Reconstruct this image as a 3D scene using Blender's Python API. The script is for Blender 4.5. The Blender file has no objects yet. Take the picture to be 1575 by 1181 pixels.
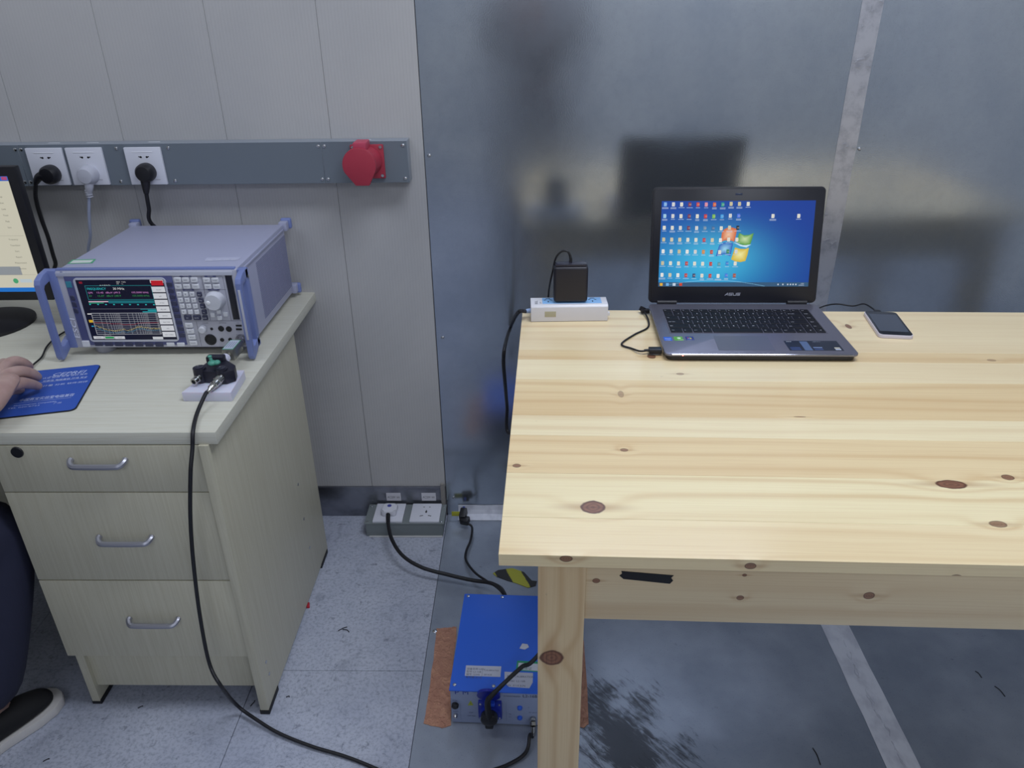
import bpy, bmesh, math, random
import numpy as np
from mathutils import Vector, Matrix, Euler
random.seed(7)
R = math.radians
SC = bpy.context.scene
COL = SC.collection

# ------------------------------------------------------------------ camera
F_PX, PITCH, YAW, ROLL = 1170.84, 27.2022, 1.4829, -0.8851
CAM = Vector((0.0, -1.8636, 1.4015))
cam_d = bpy.data.cameras.new('camera')
cam = bpy.data.objects.new('camera', cam_d)
COL.objects.link(cam)
cam_d.sensor_width = 36.0
cam_d.lens = F_PX / 1575 * 36.0
cam_d.clip_start = 0.02
_th, _ps, _ro = R(PITCH), R(YAW), R(ROLL)
FW = Vector((-math.sin(_ps)*math.cos(_th), math.cos(_ps)*math.cos(_th), -math.sin(_th)))
RT = Vector((math.cos(_ps), math.sin(_ps), 0))
UP = RT.cross(FW)
_rt = RT*math.cos(_ro) + UP*math.sin(_ro)
_up = -RT*math.sin(_ro) + UP*math.cos(_ro)
_m = Matrix((_rt, _up, -FW)).transposed().to_4x4()
_m.translation = CAM
cam.matrix_world = _m
SC.camera = cam

# ------------------------------------------------------------------ world, lights, exposure
w = bpy.data.worlds.new('world'); SC.world = w; w.use_nodes = True
w.node_tree.nodes['Background'].inputs[0].default_value = (0.75, 0.85, 1.0, 1)
w.node_tree.nodes['Background'].inputs[1].default_value = 0.05
SC.view_settings.view_transform = 'Standard'
SC.view_settings.look = 'None'
SC.view_settings.gamma = 1.0
SC.view_settings.use_curve_mapping = False
SC.view_settings.exposure = -0.10

def area(loc, sx, sy, power, col=(0.83, 0.885, 1.0)):
    l = bpy.data.lights.new('ceiling_tube_light', 'AREA')
    l.shape = 'RECTANGLE'; l.size = sx; l.size_y = sy; l.energy = power; l.color = col
    o = bpy.data.objects.new('ceiling_tube_light', l); COL.objects.link(o)
    o.location = loc
    return o
area((0.55, -0.95, 2.66), 1.2, 0.5, 27)
area((-1.5, -0.85, 2.66), 1.2, 0.5, 11)
area((-0.7, -3.5, 2.66), 1.2, 0.5, 13)
area((1.3, -3.4, 2.66), 1.2, 0.5, 24)

# ------------------------------------------------------------------ helpers: pixels of the photograph to points on real planes
def at(px, py, x=None, y=None, z=None):
    d = FW*F_PX + _rt*(px-787.5) - _up*(py-590.5)
    i, v = (0, x) if x is not None else (1, y) if y is not None else (2, z)
    t = (v - CAM[i]) / d[i]
    return CAM + d*t

def quad_map(src, dst):
    A = []; b = []
    for (x, y), (u, v) in zip(src, dst):
        A.append([x, y, 1, 0, 0, 0, -u*x, -u*y]); b.append(u)
        A.append([0, 0, 0, x, y, 1, -v*x, -v*y]); b.append(v)
    h = np.linalg.solve(np.array(A, float), np.array(b, float))
    def f(x, y):
        w_ = h[6]*x + h[7]*y + 1
        return (float((h[0]*x+h[1]*y+h[2])/w_), float((h[3]*x+h[4]*y+h[5])/w_))
    return f

def lin(c):
    return tuple(x/12.92 if x <= 0.04045 else ((x+0.055)/1.055)**2.4 for x in c)
def hx(s):
    return lin(tuple(int(s[i:i+2], 16)/255 for i in (0, 2, 4)))

# ------------------------------------------------------------------ materials
class NT:
    def __init__(s, name):
        s.m = bpy.data.materials.new(name); s.m.use_nodes = True
        s.t = s.m.node_tree; s.b = s.t.nodes['Principled BSDF']
        s.tc = s.t.nodes.new('ShaderNodeTexCoord')
    def n(s, typ, **kw):
        nd = s.t.nodes.new(typ)
        for k, v in kw.items():
            setattr(nd, k, v)
        return nd
    def put(s, sock, v):
        if isinstance(v, bpy.types.NodeSocket): s.t.links.new(v, sock)
        elif v is not None:
            if isinstance(v, (tuple, list)) and len(v) == 3 and sock.type == 'RGBA': v = (*v, 1)
            sock.default_value = v
    def math(s, op, a, b=None, c=None, clamp=False):
        nd = s.n('ShaderNodeMath', operation=op); nd.use_clamp = clamp
        s.put(nd.inputs[0], a)
        if b is not None: s.put(nd.inputs[1], b)
        if c is not None: s.put(nd.inputs[2], c)
        return nd.outputs[0]
    def vmul(s, v, sc):
        nd = s.n('ShaderNodeVectorMath', operation='MULTIPLY')
        s.put(nd.inputs[0], v); nd.inputs[1].default_value = sc
        return nd.outputs[0]
    def sep(s, v):
        nd = s.n('ShaderNodeSeparateXYZ'); s.put(nd.inputs[0], v); return nd.outputs
    def comb(s, x, y, z):
        nd = s.n('ShaderNodeCombineXYZ')
        for i, q in enumerate((x, y, z)): s.put(nd.inputs[i], q)
        return nd.outputs[0]
    def noise(s, v, scale=1, detail=3, rough=.55, dist=0):
        nd = s.n('ShaderNodeTexNoise'); s.put(nd.inputs['Vector'], v)
        nd.inputs['Scale'].default_value = scale; nd.inputs['Detail'].default_value = detail
        nd.inputs['Roughness'].default_value = rough; nd.inputs['Distortion'].default_value = dist
        return nd.outputs['Fac']
    def ramp(s, v, lo, hi, a=0., b=1., smooth=True):
        nd = s.n('ShaderNodeMapRange'); nd.clamp = True
        if smooth: nd.interpolation_type = 'SMOOTHSTEP'
        s.put(nd.inputs[0], v)
        for i, q in enumerate((lo, hi, a, b)): nd.inputs[1+i].default_value = q
        return nd.outputs[0]
    def mix(s, f, a, b, mode='MIX'):
        nd = s.n('ShaderNodeMix', data_type='RGBA', blend_type=mode)
        s.put(nd.inputs[0], f); s.put(nd.inputs[6], a); s.put(nd.inputs[7], b)
        return nd.outputs[2]
    def bump(s, h, strength=.3, dist=.002):
        nd = s.n('ShaderNodeBump'); nd.inputs['Strength'].default_value = strength
        nd.inputs['Distance'].default_value = dist; s.put(nd.inputs['Height'], h)
        s.put(s.b.inputs['Normal'], nd.outputs[0])
    def fin(s, col=None, rough=None, metal=None, coat=None, spec=None):
        s.put(s.b.inputs['Base Color'], col); s.put(s.b.inputs['Roughness'], rough)
        s.put(s.b.inputs['Metallic'], metal)
        if coat is not None:
            s.b.inputs['Coat Weight'].default_value = coat; s.b.inputs['Coat Roughness'].default_value = .12
        s.put(s.b.inputs['Specular IOR Level'], spec)
        return s.m

_mc = {}
def mat(name, c, r=.5, m=0., var=None, bump=None, coat=None, spec=None):
    """c hex colour; var=(hex2, scale_xyz, lo, hi); bump=(scale, strength, dist)"""
    if name in _mc: return _mc[name]
    t = NT(name); col = hx(c)
    o = t.tc.outputs['Object']
    if var:
        nz = t.noise(t.vmul(o, var[1]), 1, 4)
        col = t.mix(t.ramp(nz, var[2], var[3]), col, hx(var[0]))
    if bump:
        t.bump(t.noise(t.vmul(o, bump[0]) if isinstance(bump[0], tuple) else o, 1 if isinstance(bump[0], tuple) else bump[0], 3), bump[1], bump[2])
    _mc[name] = t.fin(col, r, m, coat, spec)
    return _mc[name]

def paint_mat(name, rough=.5, emit=0., spec=None):
    if name in _mc: return _mc[name]
    t = NT(name)
    a = t.n('ShaderNodeAttribute'); a.attribute_name = 'paint'
    if emit > 0:
        t.put(t.b.inputs['Base Color'], (0.004, 0.004, 0.004))
        t.put(t.b.inputs['Emission Color'], a.outputs['Color'])
        t.b.inputs['Emission Strength'].default_value = emit
        t.b.inputs['Roughness'].default_value = rough
        if spec is not None: t.b.inputs['Specular IOR Level'].default_value = spec
    else:
        t.fin(a.outputs['Color'], rough)
    _mc[name] = t.m
    return t.m

# ------------------------------------------------------------------ mesh builder
class MB:
    def __init__(s): s.b = bmesh.new()
    def _xf(s, vs, M):
        for v in vs: v.co = M @ v.co
    def box(s, c, d, rot=None, bev=0., seg=2):
        r = bmesh.ops.create_cube(s.b, size=1); vs = r['verts']
        for v in vs: v.co = Vector((v.co.x*d[0], v.co.y*d[1], v.co.z*d[2]))
        if bev:
            es = list({e for v in vs for e in v.link_edges})
            rr = bmesh.ops.bevel(s.b, geom=es, offset=min(bev, min(d)*.48), segments=seg, affect='EDGES', profile=.6)
            vs = list({v for f in rr['faces'] for v in f.verts} | {v for v in vs if v.is_valid})
        M = Matrix.Translation(Vector(c)) @ (Euler(rot).to_matrix().to_4x4() if rot else Matrix())
        s._xf(vs, M); return s
    def bb(s, x0, x1, y0, y1, z0, z1, bev=0., seg=2):
        return s.box(((x0+x1)/2, (y0+y1)/2, (z0+z1)/2), (abs(x1-x0), abs(y1-y0), abs(z1-z0)), None, bev, seg)
    def cyl(s, p0, p1, r0, r1=None, n=20, cap=True):
        p0 = Vector(p0); p1 = Vector(p1); d = p1-p0
        if r1 is None: r1 = r0
        r = bmesh.ops.create_cone(s.b, cap_ends=cap, segments=n, radius1=r0, radius2=r1, depth=d.length)
        M = Matrix.Translation((p0+p1)/2) @ d.to_track_quat('Z', 'Y').to_matrix().to_4x4()
        s._xf(r['verts'], M); return s
    def sph(s, c, r, sc=(1, 1, 1), n=16):
        q = bmesh.ops.create_uvsphere(s.b, u_segments=n, v_segments=n//2, radius=r)
        for v in q['verts']: v.co = Vector((v.co.x*sc[0]+c[0], v.co.y*sc[1]+c[1], v.co.z*sc[2]+c[2]))
        return s
    def lathe(s, prof, p0, axis, n=24):
        """prof [(r, h)] along axis from p0"""
        q = Vector(axis).to_track_quat('Z', 'Y').to_matrix(); p0 = Vector(p0); rings = []
        for r, h in prof:
            rings.append([s.b.verts.new(p0 + q @ Vector((max(r, 1e-5)*math.cos(2*math.pi*k/n), max(r, 1e-5)*math.sin(2*math.pi*k/n), h))) for k in range(n)])
        for a, b in zip(rings, rings[1:]):
            for k in range(n):
                s.b.faces.new((a[k], a[(k+1) % n], b[(k+1) % n], b[k]))
        s.b.faces.new(rings[0][::-1]); s.b.faces.new(rings[-1]); return s
    def prism(s, pts, d, bev=0.):
        """pts: 3d polygon, extruded by vector d"""
        d = Vector(d); a = [s.b.verts.new(Vector(p)) for p in pts]; b = [s.b.verts.new(Vector(p)+d) for p in pts]
        n = len(pts); fs = [s.b.faces.new(a[::-1]), s.b.faces.new(b)]
        for k in range(n): fs.append(s.b.faces.new((a[k], a[(k+1) % n], b[(k+1) % n], b[k])))
        bmesh.ops.recalc_face_normals(s.b, faces=fs)
        if bev:
            es = list({e for f in fs for e in f.edges})
            bmesh.ops.bevel(s.b, geom=es, offset=bev, segments=2, affect='EDGES', profile=.6)
        return s
    def tube(s, pts, r, n=10, sub=8, rs=None):
        P = [Vector(p) for p in pts]; out = []; rad = []
        rs = rs or [r]*len(P)
        if len(P) > 2:
            Q = [P[0]*2-P[1]] + P + [P[-1]*2-P[-2]]
            for i in range(1, len(Q)-2):
                for k in range(sub):
                    t = k/sub; a, b, c, d = Q[i-1:i+3]
                    out.append(.5*((2*b)+(c-a)*t+(2*a-5*b+4*c-d)*t*t+(3*b-a-3*c+d)*t**3))
                    rad.append(rs[i-1]*(1-t)+rs[i]*t)
            out.append(P[-1]); rad.append(rs[-1])
        else: out = P; rad = rs
        T = [(out[min(i+1, len(out)-1)]-out[max(i-1, 0)]).normalized() for i in range(len(out))]
        nv = T[0].orthogonal().normalized(); rings = []
        for p, t, q in zip(out, T, rad):
            nv = (nv - t*nv.dot(t)).normalized(); bv = t.cross(nv)
            rings.append([s.b.verts.new(p+(nv*math.cos(2*math.pi*k/n)+bv*math.sin(2*math.pi*k/n))*q) for k in range(n)])
        for a, b in zip(rings, rings[1:]):
            for k in range(n): s.b.faces.new((a[k], a[(k+1) % n], b[(k+1) % n], b[k]))
        s.b.faces.new(rings[0][::-1]); s.b.faces.new(rings[-1]); return s
    def link(s, name, m, parent=None, smooth=True, label=None, kind=None):
        bmesh.ops.recalc_face_normals(s.b, faces=s.b.faces)
        me = bpy.data.meshes.new(name); s.b.to_mesh(me); s.b.free()
        me.materials.append(m)
        if smooth:
            me.polygons.foreach_set('use_smooth', [True]*len(me.polygons))
            me.set_sharp_from_angle(angle=R(38))
        return link_mesh(name, me, parent, label, kind)

def link_mesh(name, me, parent=None, label=None, kind=None):
    o = bpy.data.objects.new(name, me); COL.objects.link(o)
    if parent: o.parent = parent
    if label: o['label'] = label
    if kind: o['kind'] = kind
    return o

def dup(src, loc, parent=None, rot=None):
    o = src.copy(); COL.objects.link(o); o.location = loc
    if parent: o.parent = parent
    if rot: o.rotation_euler = rot
    return o

def thing(name, label, cat, loc=(0, 0, 0), rz=0., group=None):
    o = bpy.data.objects.new(name, None); COL.objects.link(o)
    o.location = loc; o.rotation_euler = (0, 0, rz); o.empty_display_size = .05
    o['label'] = label; o['category'] = cat
    if group: o['group'] = group
    return o
def tag(o, label, cat, group=None):
    o['label'] = label; o['category'] = cat
    if group: o['group'] = group
    return o
def struct(name):
    o = bpy.data.objects.new(name, None); COL.objects.link(o); o['kind'] = 'structure'; return o

_txt = {}
def text_tris(s, cond=1.0):
    if s in _txt: return _txt[s]
    c = bpy.data.curves.new('t', 'FONT'); c.body = s; c.size = 1.0; c.resolution_u = 2
    o = bpy.data.objects.new('t', c); COL.objects.link(o)
    dg = bpy.context.evaluated_depsgraph_get(); dg.update()
    me = o.evaluated_get(dg).to_mesh(); me.calc_loop_triangles()
    vs = [(v.co.x, v.co.y) for v in me.vertices]; tr = [tuple(t.vertices) for t in me.loop_triangles]
    wd = max([v[0] for v in vs], default=.5)
    o.to_mesh_clear() if False else None
    bpy.data.objects.remove(o); bpy.data.curves.remove(c)
    _txt[s] = (vs, tr, wd); return _txt[s]

class Canvas:
    """flat print: coloured polygons on a plane, each layer a hair above the last"""
    def __init__(s, o, ux, uy, step=6e-5):
        s.o = Vector(o); s.ux = Vector(ux).normalized(); s.uy = Vector(uy).normalized(); s.n = s.ux.cross(s.uy)
        s.v = []; s.f = []; s.c = []; s.k = 0; s.step = step
    def poly(s, pts, col, cols=None):
        i = len(s.v); h = s.n*(s.k*s.step)
        s.v += [s.o+s.ux*p[0]+s.uy*p[1]+h for p in pts]
        s.f.append(tuple(range(i, i+len(pts))))
        s.c.append([lin_or(q) for q in cols] if cols else [lin_or(col)]*len(pts))
        return s
    def up(s): s.k += 1; return s
    def rect(s, u0, v0, u1, v1, col): return s.poly([(u0, v0), (u1, v0), (u1, v1), (u0, v1)], col)
    def frame(s, u0, v0, u1, v1, t, col):
        s.rect(u0, v0, u1, v0+t, col); s.rect(u0, v1-t, u1, v1, col); s.rect(u0, v0+t, u0+t, v1-t, col); return s.rect(u1-t, v0+t, u1, v1-t, col)
    def disc(s, u, v, r, col, n=14, rv=None):
        rv = rv or r
        return s.poly([(u+r*math.cos(2*math.pi*k/n), v+rv*math.sin(2*math.pi*k/n)) for k in range(n)], col)
    def line(s, a, b, t, col):
        d = Vector((b[0]-a[0], b[1]-a[1])); p = Vector((-d.y, d.x)).normalized()*t/2
        return s.poly([(a[0]-p.x, a[1]-p.y), (b[0]-p.x, b[1]-p.y), (b[0]+p.x, b[1]+p.y), (a[0]+p.x, a[1]+p.y)], col)
    def text(s, t, u, v, h, col, rot=0., al='l', width=None, shear=0.):
        vs, tr, wd = text_tris(t); k = h/.72; kx = k
        if width: kx = width/max(wd, .01)
        ox = {'l': 0, 'c': -wd/2, 'r': -wd}[al]; ca, sa = math.cos(rot), math.sin(rot)
        i = len(s.v); hn = s.n*(s.k*s.step)
        for x, y in vs:
            x = (x+ox)*kx + y*k*shear; y = y*k
            s.v.append(s.o+s.ux*(u+x*ca-y*sa)+s.uy*(v+x*sa+y*ca)+hn)
        for a in tr: s.f.append(tuple(i+q for q in a)); s.c.append([lin_or(col)]*3)
        return s
    def link(s, name, m, parent=None, label=None):
        me = bpy.data.meshes.new(name); me.from_pydata([tuple(v) for v in s.v], [], s.f)
        a = me.color_attributes.new('paint', 'FLOAT_COLOR', 'CORNER')
        flat = []
        for cs in s.c:
            for q in cs: flat += [*q, 1.0]
        a.data.foreach_set('color', flat)
        me.materials.append(m); me.update()
        return link_mesh(name, me, parent, label)
def lin_or(c): return hx(c) if isinstance(c, str) else tuple(c)
PRINT = paint_mat('printed ink', .45)

def skin_bm(bm, pts, rad, edges, sub=2, root=0):
    """grows one continuous surface around a skeleton and adds it to bm"""
    me = bpy.data.meshes.new('sk'); me.from_pydata([tuple(p) for p in pts], edges, [])
    o = bpy.data.objects.new('sk', me); COL.objects.link(o)
    o.modifiers.new('s', 'SKIN'); sl = me.skin_vertices[0].data
    for i, r in enumerate(rad):
        sl[i].radius = r if isinstance(r, tuple) else (r, r); sl[i].use_root = (i == root)
    sb = o.modifiers.new('u', 'SUBSURF'); sb.levels = sub; sb.render_levels = sub
    dg = bpy.context.evaluated_depsgraph_get(); dg.update()
    ev = o.evaluated_get(dg); m2 = ev.to_mesh(); bm.from_mesh(m2); ev.to_mesh_clear()
    bpy.data.objects.remove(o); bpy.data.meshes.remove(me)

# common materials
BLACK = mat('black plastic', '16161c', .42)
BLACKC = mat('black rubber cable', '14141a', .5)
CHROME = mat('nickel plated metal', 'b9b8b4', .22, 1.)
SCREW = mat('screw steel', 'c4c6ca', .25, 1.)
WHITEP = mat('white socket plastic', 'd9dbe6', .32)
DARKHOLE = mat('dark socket hole', '0b0b0f', .7)
# ================================================================== THE SETTING
def steel_mat(name, c1, c2, rough, metal, smear=False, bumpk=.025):
    t = NT(name); o = t.tc.outputs['Object']
    n1 = t.noise(o, 3.2, 4, .6); n2 = t.noise(o, 55, 2, .7); n3 = t.noise(o, 340, 1, .5)
    col = t.mix(t.ramp(n1, .3, .7), hx(c1), hx(c2))
    col = t.mix(t.ramp(n2, .35, .75, 0, .18), col, hx('9aa0ac'))
    col = t.mix(t.ramp(n3, .62, .8, 0, .3), col, hx('3c4450'))
    r = t.ramp(n1, .3, .7, rough-.03, rough+.05)
    if smear:
        # dirt: scuffs and the dark scraped glue patch by the blue box
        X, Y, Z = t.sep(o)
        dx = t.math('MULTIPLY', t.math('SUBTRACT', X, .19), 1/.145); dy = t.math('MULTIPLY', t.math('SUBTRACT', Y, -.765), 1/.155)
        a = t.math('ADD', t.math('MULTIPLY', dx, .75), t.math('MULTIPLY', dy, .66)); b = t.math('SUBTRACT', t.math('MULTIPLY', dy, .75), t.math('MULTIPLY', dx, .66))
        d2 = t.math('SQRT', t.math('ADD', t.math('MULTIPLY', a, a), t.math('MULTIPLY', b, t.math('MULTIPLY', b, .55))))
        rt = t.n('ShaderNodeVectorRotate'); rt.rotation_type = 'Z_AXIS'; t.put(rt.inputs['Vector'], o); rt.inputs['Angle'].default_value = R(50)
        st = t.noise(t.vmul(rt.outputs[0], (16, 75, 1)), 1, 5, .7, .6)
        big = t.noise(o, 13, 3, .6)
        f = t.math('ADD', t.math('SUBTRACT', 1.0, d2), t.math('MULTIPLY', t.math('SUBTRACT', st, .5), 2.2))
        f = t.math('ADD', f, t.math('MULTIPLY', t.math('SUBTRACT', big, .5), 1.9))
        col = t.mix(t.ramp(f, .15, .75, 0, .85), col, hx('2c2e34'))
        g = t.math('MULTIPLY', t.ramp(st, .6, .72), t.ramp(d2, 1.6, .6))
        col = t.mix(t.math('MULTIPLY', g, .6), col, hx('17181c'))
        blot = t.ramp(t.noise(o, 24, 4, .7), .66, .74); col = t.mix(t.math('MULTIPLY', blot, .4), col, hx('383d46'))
    t.bump(t.math('ADD', t.noise(o, 7, 2), t.math('MULTIPLY', n3, .25)), bumpk, .01)
    return t.fin(col, r, metal)
STEELW = steel_mat('galvanised steel wall', 'b8bfc8', 'a6afbc', .17, .9)
STEELF = steel_mat('galvanised steel floor', 'a3abb9', '858e9e', .42, .4, smear=True)

def panel_mat():
    t = NT('ribbed beige wall panel'); o = t.tc.outputs['Object']; X, Y, Z = t.sep(o)
    wv = t.math('SINE', t.math('MULTIPLY', X, 2*math.pi/.0075))
    n1 = t.noise(o, 2.3, 3); n2 = t.noise(t.vmul(o, (60, 1, 4)), 1, 2)
    col = t.mix(t.ramp(n1, .3, .75), hx('b9b8b8'), hx('afafb1'))
    col = t.mix(t.ramp(wv, .2, 1, 0, .07), col, hx('8f9096'))
    t.bump(t.math('ADD', wv, n2), .12, .0008)
    return t.fin(col, .5)
PANEL = panel_mat()
RM = dict(x0=-3.0, x1=2.4, y0=-4.2, z1=2.7)

wb = struct('wall_back')
XB = -.25
xs = [-.4673 - .2485*k for k in range(11)]
edges = [XB] + [x for x in xs if x > RM['x0']] + [RM['x0']]
for a, b in zip(edges, edges[1:]):
    MB().bb(b+.0003, a-.0003, -.004, .03, .105, RM['z1'], .0005, 1).link('panel', PANEL, wb)
MB().bb(RM['x0'], XB, .004, .034, 0, RM['z1']).link('backing', mat('panel joint', '88888c', .8), wb)
se = [XB+.001, .747, 1.75, RM['x1']]
for a, b in zip(se, se[1:]):
    MB().bb(a, b-.001, 0, .03, 0, RM['z1'], .0008, 1).link('steel_sheet', STEELW, wb)

def foil_mat():
    t = NT('aluminium foil tape'); o = t.tc.outputs['Object']
    n = t.noise(o, 26, 4, .65); n2 = t.noise(o, 120, 2)
    col = t.mix(t.ramp(n, .4, .75), hx('c2c3cb'), hx('9fa1ab'))
    t.bump(t.math('ADD', t.ramp(n, .58, .66), t.math('MULTIPLY', n2, .12)), .3, .0012)
    return t.fin(col, .38, .75)
FOIL = foil_mat()
FOILF = mat('pale aluminium floor tape', 'dcdfea', .42, .15, var=('c6c9d6', (30, 18, 30), .4, .7), bump=(60, .25, .001))  # paler, less metallic version of the foil tape
def strip_sheet(pts, z0, h, name, m, parent, rag=0., axis='z'):
    """thin ragged sheet from an outline"""
    b = MB(); b.prism(pts, {'z': (0, 0, h), 'y': (0, -h, 0)}[axis]); return b.link(name, m, parent, smooth=False)
random.seed(3)
L = []; Rr = []
for k in range(28):
    z = .0 + k*2.7/27
    L.append((.7245+random.uniform(-.0008, .0008), -.0002, z)); Rr.append((.7715+random.uniform(-.001, .001), -.0002, z))
strip_sheet(L+Rr[::-1], 0, .0006, 'foil_tape', FOIL, wb, axis='y')
# crumpled foil strip along the foot of the steel wall
b = MB(); n = 34
for i in range(n+1):
    x = -.215 + i*(2.4+.215)/n
    for j, (yy, zz) in enumerate([(-.0008, .037), (-.0025, .02), (-.008, .008), (-.03, .0022)]):
        b.b.verts.new((x, yy-random.uniform(0, .0016), zz+random.uniform(-.001, .0015)))
b.b.verts.ensure_lookup_table()
for i in range(n):
    for j in range(3): b.b.faces.new([b.b.verts[i*4+j], b.b.verts[i*4+j+1], b.b.verts[i*4+5+j], b.b.verts[i*4+4+j]])
b.link('foil_tape', FOILF, wb, smooth=False)
# screws along the sheet edge
sc0 = MB().lathe([(.0045, 0), (.0045, .0012), (.002, .0028)], (0, 0, 0), (0, -1, 0), 12).link('screw', SCREW, wb)
sc0.location = at(660, 239, y=0)
for p in [(681, 519), (698, 765), (1322, 229)]:
    dup(sc0, at(*p, y=0), wb)
# baseboard strip in grey steel
bs = struct('baseboard_back')
STRIP = mat('brushed grey steel strip', '8d9099', .3, .85, var=('6e7078', (9, 1, 14), .35, .7))
MB().bb(RM['x0'], XB-.004, -.007, 0, 0, .1045, .001).link('strip', STRIP, bs)
MB().bb(RM['x0'], XB-.004, -.010, 0, .1035, .1075, .0008).link('lip', STRIP, bs)
MB().bb(XB-.014, XB-.002, -.012, 0, 0, .118, .001).link('end_cap', mat('dull grey edge', '85827f', .6), bs)

# floor: speckled vinyl tiles to the left, steel plates to the right
def tile_mat():
    t = NT('speckled grey floor tile'); o = t.tc.outputs['Object']
    n1 = t.noise(o, 4, 4, .6); n2 = t.noise(o, 130, 3, .75); n3 = t.noise(o, 38, 4, .75, .5); n4 = t.noise(o, 16, 5, .75, .8)
    col = t.mix(t.ramp(n1, .3, .7), hx('bcc1d0'), hx('a9afc1'))
    col = t.mix(t.ramp(n2, .44, .66, 0, .6), col, hx('868da0'))
    col = t.mix(t.ramp(n3, .58, .70, 0, .6), col, hx('5f6474'))
    col = t.mix(t.ramp(n4, .54, .70, 0, .4), col, hx('747a8b'))
    t.bump(n2, .1, .001)
    return t.fin(col, .48)
TILE = tile_mat()
fl = struct('floor')
XF = -.249
tx = [XF, -.6368, -1.2368, -1.8368, -2.4368, -3.0]; ty = [0, -.597, -1.197, -1.797, -2.397, -2.997, -3.597, -4.2]
for a, b_ in zip(tx, tx[1:]):
    for c, d in zip(ty, ty[1:]):
        MB().bb(b_+.0006, a-.0006, d+.0006, c-.0006, -.004, 0, .0005, 1).link('tile', TILE, fl)
MB().bb(-3, 2.4, -4.2, .03, -.03, -.004).link('subfloor', mat('dark floor joint', '33343a', .9), fl)
for a, b_ in ((XF+.0006, .752), (.7535, 1.75), (1.7515, 2.4)):
    MB().bb(a, b_, -4.2, 0, -.004, .0004, .0004, 1).link('steel_plate', STEELF, fl)
L = []; Rr = []
for k in range(24):
    y = -.02 - k*1.6/23
    L.append((.7180+random.uniform(-.001, .001), y, .0005)); Rr.append((.7860+random.uniform(-.001, .001), y, .0005))
strip_sheet(L+Rr[::-1], 0, .0007, 'foil_tape', FOILF, fl)
# raised creases where the foil bubbled
b = MB()
for k in range(26):
    y = -.46 - random.random()*.42; x = .752+random.uniform(-.006, .006)
    b.tube([(x, y, .0012), (x+random.uniform(-.004, .004), y-.008, .0018), (x+random.uniform(-.005, .005), y-.02, .0012)], .0011, 5, 2)
b.link('foil_crease', FOILF, fl, kind='stuff')
sf = MB().lathe([(.006, 0), (.006, .0015), (.003, .003)], (0, 0, 0), (0, 0, 1), 12).link('screw', SCREW, fl)
sf.location = at(669, 971, z=.0005)
# scuffs: small thin dark curls of dirt lying on the floor
SCUFF = mat('dark scuff mark', '26262c', .8)
b = MB()
for (px, py, dx_, dy_) in [(520, 970, 14, -6), (527, 968, 10, 4), (870, 1160, 0, 0), (1250, 1150, 12, 26), (1530, 1055, 16, 16), (1500, 1032, 10, 10), (212, 1089, 8, -3), (66, 1171, 10, -4), (385, 1086, 7, -9), (440, 1072, 5, 0)]:
    a = at(px, py, z=.0012); c = at(px+dx_, py+dy_, z=.0012)
    if dx_: b.tube([a, (a+c)/2+Vector((.002, .003, 0)), c], .0011, 5, 3)
b.link('scuff_mark', SCUFF, fl, kind='stuff')

# the room out of view
OTHER = mat('pale painted room panel', 'dcdcda', .55)
o = MB().bb(RM['x0']-.05, RM['x0'], RM['y0'], .03, 0, RM['z1']).link('wall_left', OTHER); o['kind'] = 'structure'
o = MB().bb(RM['x1'], RM['x1']+.05, RM['y0'], .03, 0, RM['z1']).link('wall_right', OTHER); o['kind'] = 'structure'
o = MB().bb(RM['x0'], RM['x1'], RM['y0']-.05, RM['y0'], 0, RM['z1']).link('wall_front', OTHER); o['kind'] = 'structure'
o = MB().bb(RM['x0'], RM['x1'], RM['y0'], .03, RM['z1'], RM['z1']+.05).link('ceiling', mat('white ceiling', 'cfd0ce', .7)); o['kind'] = 'structure'

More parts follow.
